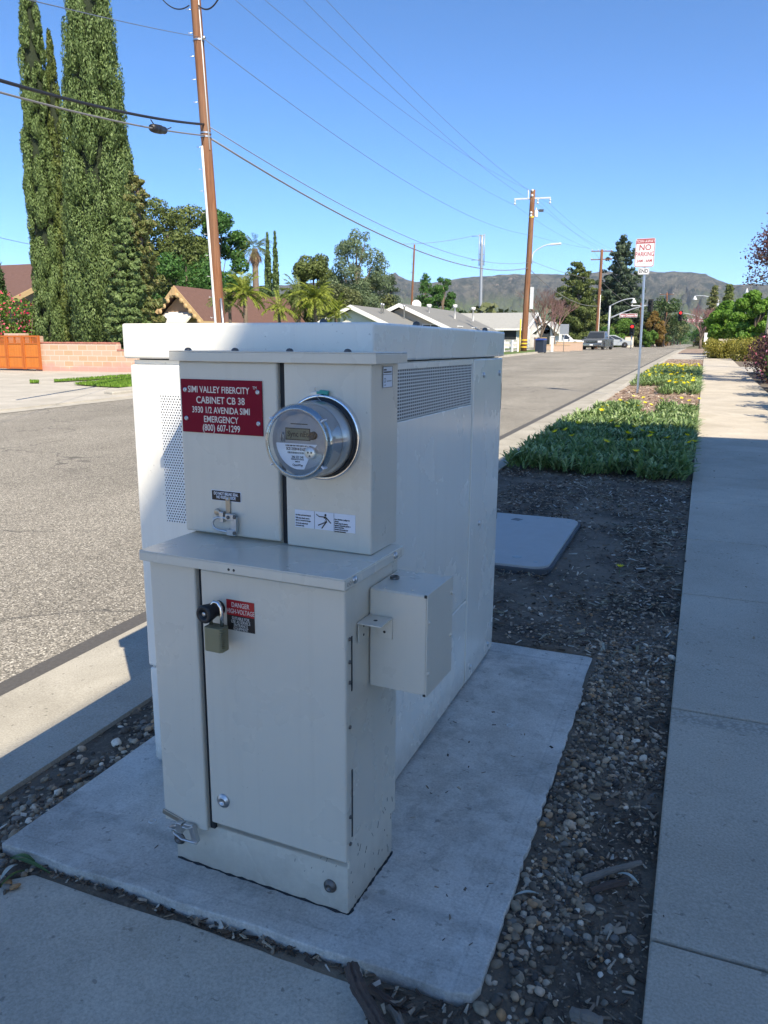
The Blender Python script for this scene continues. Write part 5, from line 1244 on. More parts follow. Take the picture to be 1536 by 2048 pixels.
def window(root, x, z, w, h, wallside='-y', pos=0, frame=None):
    f = MB(); t = .07
    def bx(m, a0, a1, z0, z1, d0, d1):
        if wallside == '-y': m.box(a0, a1, pos-d1, pos-d0, z0, z1)
        else: m.box(pos+d0, pos+d1, a0, a1, z0, z1)
    bx(f, x-w/2-t, x+w/2+t, z-t, z, -.01, .06); bx(f, x-w/2-t, x+w/2+t, z+h, z+h+t, -.01, .06); bx(f, x-w/2-t, x-w/2, z, z+h, -.01, .06); bx(f, x+w/2, x+w/2+t, z, z+h, -.01, .06); bx(f, x-.02, x+.02, z, z+h, .0, .05)
    fo = f.build('window', frame or M['trim_white'], root); p = MB(); bx(p, x-w/2, x+w/2, z, z+h, -.005, .02); p.build('pane', M['pane'], fo)
def ridgeX(px, Y, py=692): return at(px, py, Y).x
def house_at(name, pxr, Y, pyr, hw_px, label, L, rise, *mats, rz=0, **k):
    X = ridgeX(pxr, Y, pyr); g = gz(Y)-.1; dp = depth(pxr, Y); zt = at(pxr, pyr, Y).z-g-.12; w = hw_px*dp/F; over = k.get('over', .55); W = 2*(w-over)
    return house(name, (X, Y, g), rz, label, W, L, zt-rise, rise, *mats, **k), W, zt-rise
# tan-gabled brown-roofed house
hb, W, wh = house_at('tan_gable_house', 358, 48, 572, 64, 'brown shingled house with scalloped tan gable and cream awning behind the cypresses', 15, 2.0, M['stucco_tan'], M['roof_brown'], M['trim_tan'], over=.6, gable_trim=.34)
m = MB()
for s in (-1, 1):
    for k in range(6):
        t = (k+.6)/6.5; x = s*(W/2+.6)*t; z = wh+2.0-(2.0+.35)*t*1.02; m.lathe((x, -.66, z-.36), (0, 1, 0), [(0, .0), (0, .17), (.05, .17), (.05, 0)], 12)
m.obox((0, -.68, wh+1.72), (.14, 0, 0), (0, .05, 0), (0, 0, .28)); m.build('gable_scallops', M['trim_tan'], hb)
m = MB(); m.prism([(0, wh+.30), (-1.25, wh-.42), (-1.25, wh-.62), (-1.20, wh-.62), (0, wh+.20)], lambda p, s: (-W/2+.5+(W-1.0)*s, p[0], p[1])); aw = m.build('awning', M['awning'], hb)
m = MB(); 
for k in range(26): x = -W/2+.55+(W-1.1)*k/25; m.lathe((x, -1.27, wh-.62), (0, 1, 0), [(0, 0), (0, .09), (.03, .09), (.03, 0)], 8)
m.build('awning_scallops', M['awning'], aw)
for y in (3.2, 6.5, 9.6): window(hb, y, wh-1.6, 1.5, 1.2, '+x', W/2)
m = MB(); m.box(W/2, W/2+.05, 11.2, 12.2, -.05, wh-.5); m.build('door', M['trim_tan'], hb)
# house behind the left cypress
ha, W, wh = house_at('brown_roof_house', 150, 42, 524, 190, 'brown shingled house roof at the left picture edge behind the flowering bush', 24, 2.6, M['stucco_tan'], M['roof_brown'], M['trim_tan'], rz=R_(90), over=.7)
window(ha, 2, 1, 1.4, 1.1, '-y')
# grey-roofed white houses
h1, W, wh = house_at('white_gable_house', 706, 55, 610, 99, 'white stucco house with near grey gable roof, left one of the pair', 12, 1.5, M['stucco_white'], M['roof_grey'], M['trim_white'], over=.5)
for x in (-1.8, 1.2): window(h1, x, .9, 1.5, 1.2)
m = MB(); 
for y, x in ((2.5, 1.3), (3.4, 1.1), (6.0, 1.9)): m.lathe((x, y, wh+.6), (0, 0, 1), [(0, .06), (1.1, .06), (1.12, .10), (1.25, .10), (1.27, 0)], 10)
m.build('roof_vents', M['galv'], h1)
for y in (3, 8): window(h1, y, .9, 1.5, 1.2, '+x', W/2)
h2, W, wh = house_at('white_gable_house', 803, 62, 607, 114, 'white stucco house with long grey gable roof, right one of the pair with roof vents', 15, 1.9, M['stucco_cream'], M['roof_grey'], M['trim_white'], over=.6)
for x in (-2.4, 0.2, 2.6): window(h2, x, 1.0, 1.3, 1.2)
m = MB()
for y, x, h in ((3, 1.4, .9), (8, 2.2, 1.1), (11, 3.1, 1.0)): m.lathe((x, y, wh+.9), (0, 0, 1), [(0, .08), (h, .08), (h+.02, .2), (h+.28, .2), (h+.3, 0)], 10)
m.build('roof_vents', M['trim_white'], h2)
for y in (3, 7.5, 12): window(h2, y, .9, 1.4, 1.2, '+x', W/2)
m = MB(); m.box(W/2, W/2+.05, 9.6, 10.6, 0, 2.1); m.build('door', M['roof_brown'], h2)
# small satellite dish on the roof
m = MB(); m.lathe((-.3, 4.5, wh+2.15), (.5, -.8, .4), [(0, .0), (.05, .3), (.10, .42)], 14); m.tube([(-.3, 4.5, wh+1.7), (-.3, 4.5, wh+2.2)], .03, 6); m.build('satellite_dish', M['insulator'], h2)
# pale roofed house beyond the pole: ridge along the street view with a small front gable
h3, W, wh = house_at('pale_roof_house', 1050, 92, 627, 88, 'white house with pale shingled roof and small front gable behind the lamp pole', 11, 1.7, M['stucco_white'], M['roof_pale'], M['trim_white'], rz=R_(90), over=.5)
h3.location.x += 1.5; h3.location.y -= 2.5
h4, W4, wh4 = house_at('gabled_garage', 1093, 84, 641, 26, 'small white gabled wing with dark arched door right of the lamp pole', 5, .95, M['stucco_white'], M['roof_pale'], M['trim_white'], over=.4, gable_trim=.14)
m = MB(); m.box(-.45, .45, -.04, 0, .0, 2.0); m.lathe((0, -.04, 2.0), (0, 1, 0), [(0, 0), (0, .45), (.04, .45)], 16); m.build('door', M['pane'], h4)
m = MB(); m.box(-W4/2-.9, -W4/2-.6, -.6, -.3, 0, wh4+.2); m.box(W4/2+.5, W4/2+.75, -.5, -.3, 0, wh4-.1); m.build('porch_post', M['trim_white'], h4)
for x in (-5.5, -2.5): window(h3, x*-.6+4.5, .8, 1.6, 1.2, '+x', W/2)
window(h3, 1.5, .9, 1.4, 1.1, '+x', -W/2-.05)
# far a-frame gable and neighbour roofs along the street
h5, W, wh = house_at('far_gable_house', 1246, 138, 633, 8, 'tiny far white a-frame gable beside a rust roof, left of the sign post', 8, 2.4, M['stucco_white'], M['roof_brown'], M['trim_white'], over=.2, gable_trim=.2)
# unseen tall house right of the walk, added and sized to shade the foreground
HX, HY, HS, HW, HZ = 5.61, 3.26, -7.6, 5.2, 11.0
sh_ = empty('unseen_shade_house', (HX, HS, -.2), 0, 'unseen tall white stucco house added right of the sidewalk to shade the foreground', 'house')
m = MB(); m.box(.35, HW-.3, .35, HY-HS-.35, 0, HZ-.02); m.build('wall', M['stucco_warm'], sh_)  # walls kept pale and warm to bounce light into the shade
m = MB(); m.box(0, HW, 0, HY-HS, HZ, HZ+.2); m.build('roof', M['roof_brown'], sh_)
for y in (2.4, 5.4, 8.4):
    for z in (1.2, 4.6, 8.0):
        f = MB(); x_ = .35; f.box(x_-.06, x_, y-.75, y+.75, z-.08, z); f.box(x_-.06, x_, y-.75, y+.75, z+1.3, z+1.38); f.box(x_-.06, x_, y-.75, y-.67, z, z+1.3); f.box(x_-.06, x_, y+.67, y+.75, z, z+1.3); f.box(x_-.05, x_, y-.03, y+.03, z, z+1.3)
        fo = f.build('window', M['trim_white'], sh_); p = MB(); p.box(x_-.02, x_+.01, y-.67, y+.67, z, z+1.3); p.build('pane', M['pane'], fo)
# ================================================================== WALLS, GATES, SMALL THINGS ACROSS THE STREET
wa = math.atan2(.10, 1.0)
wl0 = at(84, 738, 22.9)
bw = empty('block_wall', (wl0.x, 22.9, .25), wa, 'pink and tan slump block wall with red brick cap, stepping down under the cypresses', 'wall')
st1 = 3.45
m = MB(); m.box(0, st1, 0, .2, -.3, 1.05); m.box(st1, 12.5, 0, .2, -.3, .80); m.build('block_courses', M['block'], bw, bevel=.01)
m = MB(); r = random.Random(8); x = 0
while x < 12.4:
    z = 1.05 if x < st1-.1 else .80; m.box(x+.006, x+.19, -.02, .22, z, z+.055+r.uniform(-.004, .004)); x += .2
m.build('brick_cap', M['brick_cap'], bw)
m = MB(); m.box(-.25, -.02, -.05, .25, -.2, 1.32); m.box(-1.9, -.9, .3, .5, .9, 1.42); m.build('gate_pillar', M['block'], bw, bevel=.01)
def gate_panel(px0, px1, label):
    Y = 22.75; a = at(px0, 735, Y); b = at(px1, 735, Y); g = gz(Y)-.06; zt = at(px0, 671, Y).z-g; L = (b-a).length; ang = math.atan2(b.y-a.y, b.x-a.x)
    root = empty('wooden_gate_panel', (a.x, Y, g), ang, label, 'gate', 'orange wooden gate panels')
    m = MB(); t = .07; m.box(0, t, -.04, .04, .05, zt); m.box(L-t, L, -.04, .04, .05, zt); m.box(t, L-t, -.035, .035, zt-t, zt); m.box(t, L-t, -.035, .035, zt*.76, zt*.76+.05); m.box(t, L-t, -.035, .035, .06, .06+t); m.box(L*.5-.03, L*.5+.03, -.03, .03, zt*.76+.05, zt-t); m.box(t, L-t, -.03, .03, zt*.38, zt*.38+.03); m.build('gate_frame', M['orange_frame'], root)
    m = MB(); m.box(t, L-t, -.015, .015, .06+t, zt*.76); m.build('board_panel', M['orange_wood'], root)
    m = MB()
    for k in range(7): z = zt*.76+.06+k*(zt*.24-t-.06)/7; m.box(t, L-t, -.01, .01, z, z+.018)
    m.build('lattice', M['orange_frame'], root)
for a, b, l in ((51, 83, 'orange wooden gate panel next to the pink wall'), (18, 50, 'orange wooden gate panel between the other two'), (-16, 17, 'orange wooden gate panel cut by the left picture edge')): gate_panel(a, b, l)
# parkway grass by the drive
def grass_patch(pts, n, h, label=None):
    P = [px_ground(px, py, -.05) for px, py in pts]
    m = MB(); m.add([(p.x, p.y, gz(p.y)-.045) for p in P], [tuple(range(len(P)))]); o = m.build('lawn_ground', M['lawn']); o['kind'] = 'structure'
    xs, ys = [p.x for p in P], [p.y for p in P]
    X = rng.uniform(min(xs), max(xs), n*6); Y = rng.uniform(min(ys), max(ys), n*6); ins = np.zeros(len(X), bool)
    for i in range(len(P)):
        j = i-1; xi, yi, xj, yj = P[i].x, P[i].y, P[j].x, P[j].y
        ins ^= ((yi > Y) != (yj > Y)) & (X < (xj-xi)*(Y-yi)/(yj-yi+1e-12)+xi)
    X, Y = X[ins][:n], Y[ins][:n]
    Pp = np.stack([X, Y, gzv(Y)-.045+h*.4], 1); V, Fq = leafquads(Pp, rng.normal(0, 1, Pp.shape)*[1, 1, .2], h*1.3, .03, dir_=np.tile([0, 0, 2.], (len(X), 1)), jit=.1)
    o = npmesh('grass', V, Fq, M['grass']); o['kind'] = 'stuff'
grass_patch([(148, 769), (262, 757), (300, 754), (300, 772), (245, 775), (200, 773)], 5000, .07)
grass_patch([(108, 762), (180, 757), (262, 751), (262, 753), (180, 760), (108, 764)], 700, .07)
grass_patch([(60, 764), (78, 764), (78, 766), (60, 766)], 120, .08)
# rounded kerb end of the parkway
m = MB(); P_ = [px_ground(px, py, -.05) for px, py in ((208, 786), (235, 780), (262, 777), (300, 774), (300, 779), (262, 784), (225, 788))]
m.prism([(p.x, p.y) for p in P_], lambda p, s: (p[0], p[1], gz(p[1])+(.0 if s else -.12))); o = m.build('kerb', M['kerb'], bevel=.03); o['kind'] = 'structure'
# low brick walls and white rail fence near the pole
def lowwall(pa, pb, Y, py_top, label, wm=None):
    a = at(pa, 700, Y); b = at(pb, 700, Y+1.0); g = gz(Y)-.1; h = at(pa, py_top, Y).z-g; L = (b-a).length
    root = empty('low_brick_wall', (a.x, Y, g), math.atan2(b.y-a.y, b.x-a.x), label, 'wall'); m = MB(); m.box(0, L, 0, .2, 0, h); m.build('brick_courses', wm or M['brick_low'], root); m = MB(); m.box(-.02, L+.02, -.03, .23, h, h+.05); m.build('cap', M['trim_tan'], root)
lowwall(1091, 1140, 68, 690, 'low tan brick wall between the bin and the white car, left run'); lowwall(1112, 1165, 72, 685, 'low tan brick wall in front of the white car'); lowwall(1070, 1092, 72, 676, 'taller tan brick wall stub behind the bin')
lowwall(1249, 1266, 118, 674, 'cream garden wall right of the silver car', M['stucco_cream'])
def rail_fence(pxs, Y, label):
    g = gz(Y)-.1; xs = [at(p, 700, Y).x for p in pxs]; root = empty('rail_fence', (xs[0], Y, g), 0, label, 'fence'); m = MB()
    for x in xs: m.box(x-xs[0]-.09, x-xs[0]+.09, -.09, .09, -.1, 1.0)
    m.build('posts', M['trim_white'], root)
    m = MB()
    for z in (.42, .78): m.box(0, xs[-1]-xs[0], -.03, .03, z-.06, z+.06)
    m.build('rails', M['trim_white'], root)
rail_fence((998, 1007, 1024, 1037), 61, 'white two-rail fence on the grass left of the lamp pole')
o = MB().tube([(0, 0, -.1), (0, 0, 2.45)], .05, 8).build('marker_post', M['yellow']); o.location = (at(1039, 700, 60).x, 60, gz(60)); tag(o, 'slim yellow post standing left of the lamp pole', 'post')
m = MB(); m.box(-.09, .09, -.09, .09, 0, 1.15); m.box(-.13, .13, -.13, .13, 1.15, 1.25); o = m.build('white_post', M['trim_white']); o.location = (at(1104, 700, 64).x, 64, gz(64)-.05); tag(o, 'short white post right of the wheeled bin', 'post')
rs = empty('square_sign', (at(1127, 695, 66).x, 66, gz(66)-.1), 0, 'square grey sign back on a thin post right of the bin', 'road sign')
MB().tube([(0, 0, 0), (0, 0, 2.2)], .03, 6).build('post', M['galv'], rs); MB().box(-.36, .36, -.03, -.01, 1.45, 2.25).build('sign_panel', M['steel_grey'], rs, bevel=.02)
# wheeled bin
bn = empty('wheelie_bin', (at(1081, 707, 62).x, 62, gz(62)-.1), R_(-10), 'dark navy wheeled bin with blue lid at the far kerb', 'bin')
m = MB(); m.add([(x*(.27 if z == 0 else .34), y*(.27 if z == 0 else .36), z) for z in (.04, .98) for y in (-1, 1) for x in (-1, 1)], [(0,2,3,1),(4,5,7,6),(0,1,5,4),(2,6,7,3),(0,4,6,2),(1,3,7,5)]); m.build('bin_body', M['bin'], bn, bevel=.02)
m = MB(); m.add([(-.37, -.42, .98), (.37, -.42, .98), (.37, .38, 1.0), (-.37, .38, 1.0), (-.30, -.35, 1.08), (.30, -.35, 1.08), (.30, .30, 1.12), (-.30, .30, 1.12)], [(0,1,2,3), (4,5,6,7), (0,4,5,1), (1,5,6,2), (2,6,7,3), (3,7,4,0)]); m.build('lid', M['binlid'], bn, bevel=.01)
for s in (-1, 1): m = MB(); m.lathe((s*.26, .24, .13), (1, 0, 0), [(-.03, 0), (-.03, .13), (.03, .13), (.03, 0)], 14); m.build('wheel', M['tyre'], bn)
# ================================================================== VEHICLES (local +x forward)
def car(name, loc, rz, label, cat, colr, L, W, belt, top, low, cabin, wheel_r, wheels, box=None, kind='car'):
    root = empty(name, loc, rz, label, cat); bm_ = paint(name+'_paint', colr, .22, .0)
    h = W/2
    m = MB(); m.prism(low, lambda p, s: (p[0], (-h if s == 0 else h)*(1.0 if p[1] < belt-.02 else .95), p[1])); body = m.build('body', bm_, root, bevel=.04, seg=3)
    m = MB(); m.prism(cabin, lambda p, s: (p[0], (-1 if s == 0 else 1)*(h*.93 if p[1] < belt+.05 else h*.74), p[1])); cb = m.build('cabin', bm_, root, bevel=.03)
    # windows: side panes, windscreen, rear glass
    xs = [p[0] for p in cabin]; bot = [p for p in cabin if p[1] < belt+.05]; tp_ = [p for p in cabin if p[1] >= belt+.05]
    b0, b1 = min(p[0] for p in bot), max(p[0] for p in bot); t0, t1 = min(p[0] for p in tp_), max(p[0] for p in tp_)
    zt = top-.10; zb = belt+.06
    def sidep(x, z, s):
        f = (z-belt)/(top-belt); return (x, s*(h*.93*(1-f)+h*.74*f+.012), z)
    for s in (-1, 1):
        n = 3 if (t1-t0) > 1.9 else 2
        for k in range(n):
            ub0, ub1 = k/n+.02, (k+1)/n-.02
            xa0 = b0+.16+(b1-b0-.34)*ub0; xa1 = b0+.16+(b1-b0-.34)*ub1; ta0 = t0+.06+(t1-t0-.14)*ub0; ta1 = t0+.06+(t1-t0-.14)*ub1
            m = MB(); m.quad(sidep(xa0, zb, s), sidep(xa1, zb, s), sidep(ta1, zt, s), sidep(ta0, zt, s)); m.build('side_window', M['pane'], root)
    def endq(xb, xt, nm, out):
        m = MB(); fz = (zb-belt)/(top-belt); fzt = (zt-belt)/(top-belt); x0_ = xb+(xt-xb)*fz+out; x1_ = xb+(xt-xb)*fzt+out; w0_ = h*.86; w1_ = h*.70
        m.quad((x0_, -w0_, zb), (x0_, w0_, zb), (x1_, w1_, zt), (x1_, -w1_, zt)); m.build(nm, M['pane'], root)
    endq(b1, t1, 'windscreen', .015); endq(b0, t0, 'rear_window', -.015)
    for x in wheels:
        for s in (-1, 1):
            m = MB(); m.lathe((x, s*(h-.20), wheel_r), (0, s, 0), [(0, 0), (0, wheel_r*.9), (.03, wheel_r), (.19, wheel_r), (.215, wheel_r*.88), (.215, wheel_r*.6)], 24); w_ = m.build('wheel', M['tyre'], root)
            m = MB(); m.lathe((x, s*(h-.02), wheel_r), (0, s, 0), [(0, wheel_r*.62), (.025, wheel_r*.6), (.015, wheel_r*.3), (.03, wheel_r*.15), (.03, 0)], 20); m.build('rim', M['rim'], w_)
            m = MB(); m.lathe((x, s*(h-.06), wheel_r+.02), (0, s, 0), [(.05, wheel_r*1.17), (.066, wheel_r*1.17), (.066, 0)], 24); m.build('wheel_arch', M['black'], root)
    fx = max(p[0] for p in low); rx = min(p[0] for p in low); zl = belt*.72
    for s in (-1, 1):
        MB().box(fx-.10, fx+.012, s*h*.78-.19, s*h*.78+.10*s+.09, zl-.09, zl+.09).build('headlight', M['headlight'], root, bevel=.02)
        MB().box(rx-.012, rx+.10, s*h*.84-.09, s*h*.84+.09, zl-.05, zl+.16).build('tail_light', M['taillight'], root, bevel=.02)
        MB().box(b1-.55, b1-.35, s*(h+.02), s*(h+.20), belt+.02, belt+.17).build('wing_mirror', bm_, root, bevel=.03)
    MB().box(fx-.04, fx+.010, -h*.52, h*.52, zl-.12, zl+.08).build('grille', M['black'], root)
    bp = MB().box(fx-.05, fx+.09, -h*.97, h*.97, wheel_r*.95, wheel_r*.95+.2).build('front_bumper', M['chrome'] if kind == 'truck' else bm_, root, bevel=.03)
    MB().box(fx+.088, fx+.096, -.16, .16, wheel_r*.95+.03, wheel_r*.95+.16).build('number_plate', M['white'], bp)
    MB().box(rx-.09, rx+.05, -h*.97, h*.97, wheel_r*.95, wheel_r*.95+.2).build('rear_bumper', M['chrome'] if kind == 'truck' else bm_, root, bevel=.03)
    if kind == 'truck': MB().box(fx+.008, fx+.02, -h*.50, h*.50, zl-.035, zl+.0).build('grille_bar', M['chrome'], root)
    return root
def lowprof(f, r, belt, hood, hoodx, deck, deckx, g=.28): return [(r, g+.1), (r+.15, g), (f-.15, g), (f, g+.1), (f, hood-.10), (f-.12, hood), (hoodx, belt), (deckx, belt), (r+.08, deck), (r, deck-.1)]
# pickup facing us at the far kerb
Yt = 80; car('pickup_truck', (at(1190, 700, Yt).x, Yt+2, gz(Yt)-.1), R_(-90-6), 'dark grey pickup truck facing the camera at the far kerb', 'truck', (.10, .11, .12), 5.4, 1.98, 1.08, 1.80, lowprof(2.7, -2.7, 1.08, 1.02, 1.35, 1.08, -.5), [(-.65, 1.05), (-.55, 1.76), (-.45, 1.80), (.55, 1.80), (1.35, 1.05)], .39, (-1.75, 1.75), kind='truck')
car('parked_car', (at(1128, 690, 104).x, 104, gz(104)-.1), R_(6), 'white sport utility car seen from its side behind the low brick wall', 'car', (.72, .73, .72), 4.6, 1.85, 1.02, 1.70, lowprof(2.3, -2.3, 1.02, .98, 1.25, 1.02, -2.0), [(-2.15, 1.0), (-1.85, 1.66), (-1.7, 1.70), (.45, 1.70), (1.2, 1.0)], .36, (-1.4, 1.42))
car('parked_car', (at(1226, 690, 112).x, 112, gz(112)-.1), R_(8), 'silver minivan seen from its side right of the grey pickup', 'car', (.36, .39, .41), 4.9, 1.9, 1.02, 1.66, lowprof(2.45, -2.45, 1.0, .86, 1.55, 1.02, -2.2), [(-2.3, 1.0), (-2.05, 1.60), (-1.9, 1.66), (.2, 1.66), (1.55, 1.0)], .33, (-1.45, 1.5))
car('parked_car', (at(1008, 690, 86).x, 86, gz(86)-.05), R_(4), 'black pickup partly hidden behind the right end of the cabinet lid', 'car', (.015, .017, .02), 5.3, 1.95, 1.05, 1.75, lowprof(2.65, -2.65, 1.05, 1.0, 1.4, 1.05, -1.0), [(-1.2, 1.02), (-1.0, 1.70), (-.85, 1.75), (.6, 1.75), (1.4, 1.02)], .39, (-1.7, 1.7), kind='truck')
car('parked_car', (at(1397, 690, 150).x, 150, gz(150)-.1), R_(90), 'small dark sedan driving away far down the street', 'car', (.05, .055, .06), 4.6, 1.8, .92, 1.45, lowprof(2.3, -2.3, .92, .82, 1.2, .95, -1.6), [(-1.75, .9), (-1.1, 1.42), (-1.0, 1.45), (.3, 1.45), (1.15, .9)], .33, (-1.4, 1.4))
# ================================================================== TRAFFIC SIGNALS
def sig_head(parent, org, c, lit, face=-1):
    m = MB(); m.box(c[0]-.17, c[0]+.17, c[1]-.10, c[1]+.10, c[2]-.55, c[2]+.55); hd_ = m.build('signal_head', M['sig_black'], parent, bevel=.02, origin=org)
    MB().box(c[0]-.27, c[0]+.27, c[1]+.10, c[1]+.12, c[2]-.65, c[2]+.65).build('backplate', M['sig_black'], hd_, origin=org)
    for k, z in enumerate((.36, 0, -.36)):
        on = lit and k == 0; m = MB(); m.lathe((c[0], c[1]-.10, c[2]+z), (0, -1, 0), [(0, .14), (.02, .12), (.03, 0)], 14); m.build('red_lens' if k == 0 else 'signal_lens', M['red_lamp'] if on else M['dark_steel'], hd_, origin=org)
        m = MB(); m.lathe((c[0], c[1]-.10, c[2]+z), (0, -1, 0), [(0, .15), (.18, .15)], 14); m.build('visor', M['sig_black'], hd_, origin=org)
def street_sign(parent, org, c, w, h):
    b_ = MB().box(c[0]-w/2, c[0]+w/2, c[1]-.02, c[1]+.02, c[2]-h/2, c[2]+h/2).build('street_name_sign', M['white'], parent, origin=org)
    MB().box(c[0]-w/2+.03, c[0]+w/2-.03, c[1]-.03, c[1]-.021, c[2]-h/2+.03, c[2]+h/2-.03).build('sign_field', simple('brown_red_field', (.33, .09, .09), .5), b_, origin=org)
    t = text('Tapo Canyon Rd', h*.72, M['white'], b_, (c[0]-org[0], c[1]-.035-org[1], c[2]-org[2]), sx=.98, bold=.008); return b_
def mast(px, Y, py_top, label, arms, lamp, heads, sgn, r_=.11):
    b_ = at(px, 690, Y); org = (b_.x, Y, gz(Y)-.1); root = empty('traffic_signal', org, 0, label, 'traffic light')
    tz = at(px, py_top, Y).z; m = MB(); m.tube([(b_.x, Y, org[2]), (b_.x, Y, tz)], [r_*1.2, r_], 12); m.build('mast_post', M['galv_pale'], root, origin=org)
    def curve(a, b, up): return [a.lerp(b, t)+Vector((0, 0, up*math.sin(t*math.pi*.5)-up*t)) for t in [i/10 for i in range(11)]]
    a = Vector((b_.x, Y, tz)); m = MB(); l = at(*lamp, Y); m.tube(curve(a, l, .9), .05, 8); la_ = m.build('lamp_arm', M['galv_pale'], root, origin=org)
    m = MB(); m.lathe(l+Vector((0, 0, .02)), (0, 0, -1), [(0, .06), (.15, .12), (.45, .30), (.5, .28), (.5, 0)], 16); m.build('lamp_shade', M['insulator'], la_, origin=org)
    p0 = Vector((b_.x, Y, at(px, arms[0], Y).z)); pe = at(arms[1], arms[2], Y); m = MB(); m.tube(curve(p0, pe, arms[3]), [.085-.005*i for i in range(11)], 8); m.build('mast_arm', M['galv_pale'], root, origin=org)
    for hpx, hpy, lit in heads: c = at(hpx, hpy, Y); sig_head(root, org, (c.x, Y-.12, c.z), lit)
    c = at(sgn[0], sgn[1], Y); street_sign(root, org, (c.x, Y-.06, c.z), sgn[2], sgn[3])
    return root, org
M['galv_pale'] = simple('pale_galvanised_mast', (.50, .53, .56), .45, .35)
mast(1215, 88, 612, 'left galvanised signal mast with curved lamp arm and street name sign', (637, 1300, 610, .9), (1268, 597), ((1301, 611, False),), (1257, 631, 1.8, .38), .10)
rt, org = mast(1428, 106, 600, 'right galvanised signal mast with lamp arm over the trees and red signal', (648, 1364, 626, .9), (1390, 592), ((1361, 632, True),), (1392, 641, 1.9, .42), .10)
gs = empty('pedestal_signal', (at(1262, 690, 90).x, 90, gz(90)-.1), 0, 'short signal post with lit red lamp left of the sign post', 'traffic light'); o_ = tuple(gs.location)
MB().tube([o_, (o_[0], 90, at(1262, 668, 90).z)], .07, 8).build('post', M['galv_pale'], gs, origin=o_); sig_head(gs, o_, (o_[0], 89.9, at(1262, 660, 90).z), True)
# ================================================================== TREES AND PLANTS
# three cypresses behind the pink wall
column_tree('cypress_tree', 84, 26, 0, 35, M['cypress'], 'left dense green cypress column at the left, top cut by the frame', n=85000, seed=1, H=17.0, leaf=(.145, .045), taper=.4)
column_tree('cypress_tree', 121, 26.3, 50, 24, M['cypress_olive'], 'thin cypress spire squeezed between the two big cypress columns', n=45000, seed=2, leaf=(.13, .042), taper=.3)
column_tree('cypress_tree', 196, 26, 0, 66, M['cypress'], 'widest cypress column, right of the thin spire, top cut by the frame', n=150000, seed=3, H=19.0, leaf=(.145, .048), taper=.30)
conifer('juniper_tree', 282, 25.4, 345, 46, M['cypress_rust'], 'ragged rust tipped juniper leaning out right of the widest cypress', n=42000, leaf=.17, layers=20, seed=4, up=.75, droop=.25, ragged=.45, shape=.35, z0=.0, fat=1.7)
conifer('juniper_tree', 252, 24.6, 430, 44, M['cypress'], 'fresh green juniper in front of the widest cypress base', n=42000, leaf=.15, layers=20, seed=5, up=1.1, ragged=.3, shape=.4, z0=.0, fat=1.8)
column_tree('cypress_tree', -12, 28, 460, 20, M['leaf_dark'], 'dark conifer edge at the extreme left above the flowering bush', n=4000, seed=6)
b_ = at(30, 700, 25.5)
bush('flowering_bush', (b_.x-.6, 25.6, gz(25)), (4.8, 1.8, 3.5), M['hedge_green'], 'tall oleander bush covered in red pink blossom behind the orange gate', n=9000, leaf=.12, cat='bush', blossom=M['hotpink'], nb=1100, bs=.12, K=50, rs=.26, seed=3)
# middle distance, left to right
broad_tree('pine_tree', 338, 62, 380, 108, M['pine'], 'wide rounded olive pine behind the tan gabled house', n=22000, leaf=.34, z0=.05, K=90, rs=.24, seed=11)
broad_tree('broadleaf_tree', 436, 66, 403, 66, M['leaf_mid'], 'rounded deep green tree behind the near pole', n=12000, leaf=.34, z0=.06, K=50, rs=.30, seed=12)
broad_tree('broadleaf_tree', 375, 58, 490, 80, M['leaf_mid'], 'lower bright green tree filling behind the tan gabled roof', n=6000, leaf=.3, z0=.05, K=30, rs=.35, seed=13)
palm('fan_palm', 515, 64, 497, M['palm'], 'tall fan palm with a skirt of dead fronds', fr=44, L=1.7, dead=90, seed=1, trunk_r=.3, nl=12, droop=.8)
column_tree('cypress_tree', 537, 95, 463, 7, M['cypress'], 'left of the two pencil thin far cypresses', n=3500, seed=14, leaf=(.5, .2), taper=.6)
column_tree('cypress_tree', 552, 95, 461, 6, M['cypress'], 'right of the two pencil thin far cypresses', n=3500, seed=15, leaf=(.5, .2), taper=.6)
palm('feather_palm', 493, 40, 588, M['lime'], 'yellow green feather palm left, beside the near pole', fr=40, L=1.55, seed=2, trunk_r=.13)
palm('feather_palm', 462, 41, 606, M['palm'], 'small darker feather palm against the near pole', fr=24, L=1.4, seed=22, trunk_r=.1)
palm('feather_palm', 632, 42, 600, M['lime'], 'yellow green feather palm right, in front of the pale tree', fr=44, L=1.55, seed=3, trunk_r=.12)
palm('feather_palm', 598, 47, 592, M['palm'], 'duller feather palm with dead skirt between the two yellow green palms', fr=30, L=1.6, seed=4, trunk_r=.15, dead=40)
palm('feather_palm', 672, 44, 626, M['lime'], 'low feather palm at the left end of the white roofs', fr=26, L=1.3, seed=5, trunk_r=.1)
palm('feather_palm', 560, 45, 618, M['lime'], 'low yellow feather palm at the end of the brown roof', fr=22, L=1.4, seed=6, trunk_r=.1)
broad_tree('olive_tree', 628, 70, 494, 62, M['pine'], 'dense bushy olive green pine left of the tall pale tree', n=10000, leaf=.32, z0=.1, K=42, rs=.3, seed=16)
broad_tree('eucalyptus_tree', 712, 66, 440, 66, M['euc'], 'tall airy pale green tree with sky showing through', n=12000, leaf=.22, z0=.06, K=110, rs=.20, seed=17, squash=1.1)
broad_tree('broadleaf_tree', 668, 60, 545, 60, M['olive'], 'low olive tree at the foot of the tall pale tree', n=4500, leaf=.26, z0=.05, K=26, rs=.36, seed=171)
broad_tree('broadleaf_tree', 735, 72, 545, 50, M['olive'], 'dark rounded tree behind the white roofs', n=4500, leaf=.3, z0=.05, K=26, rs=.36, seed=172)
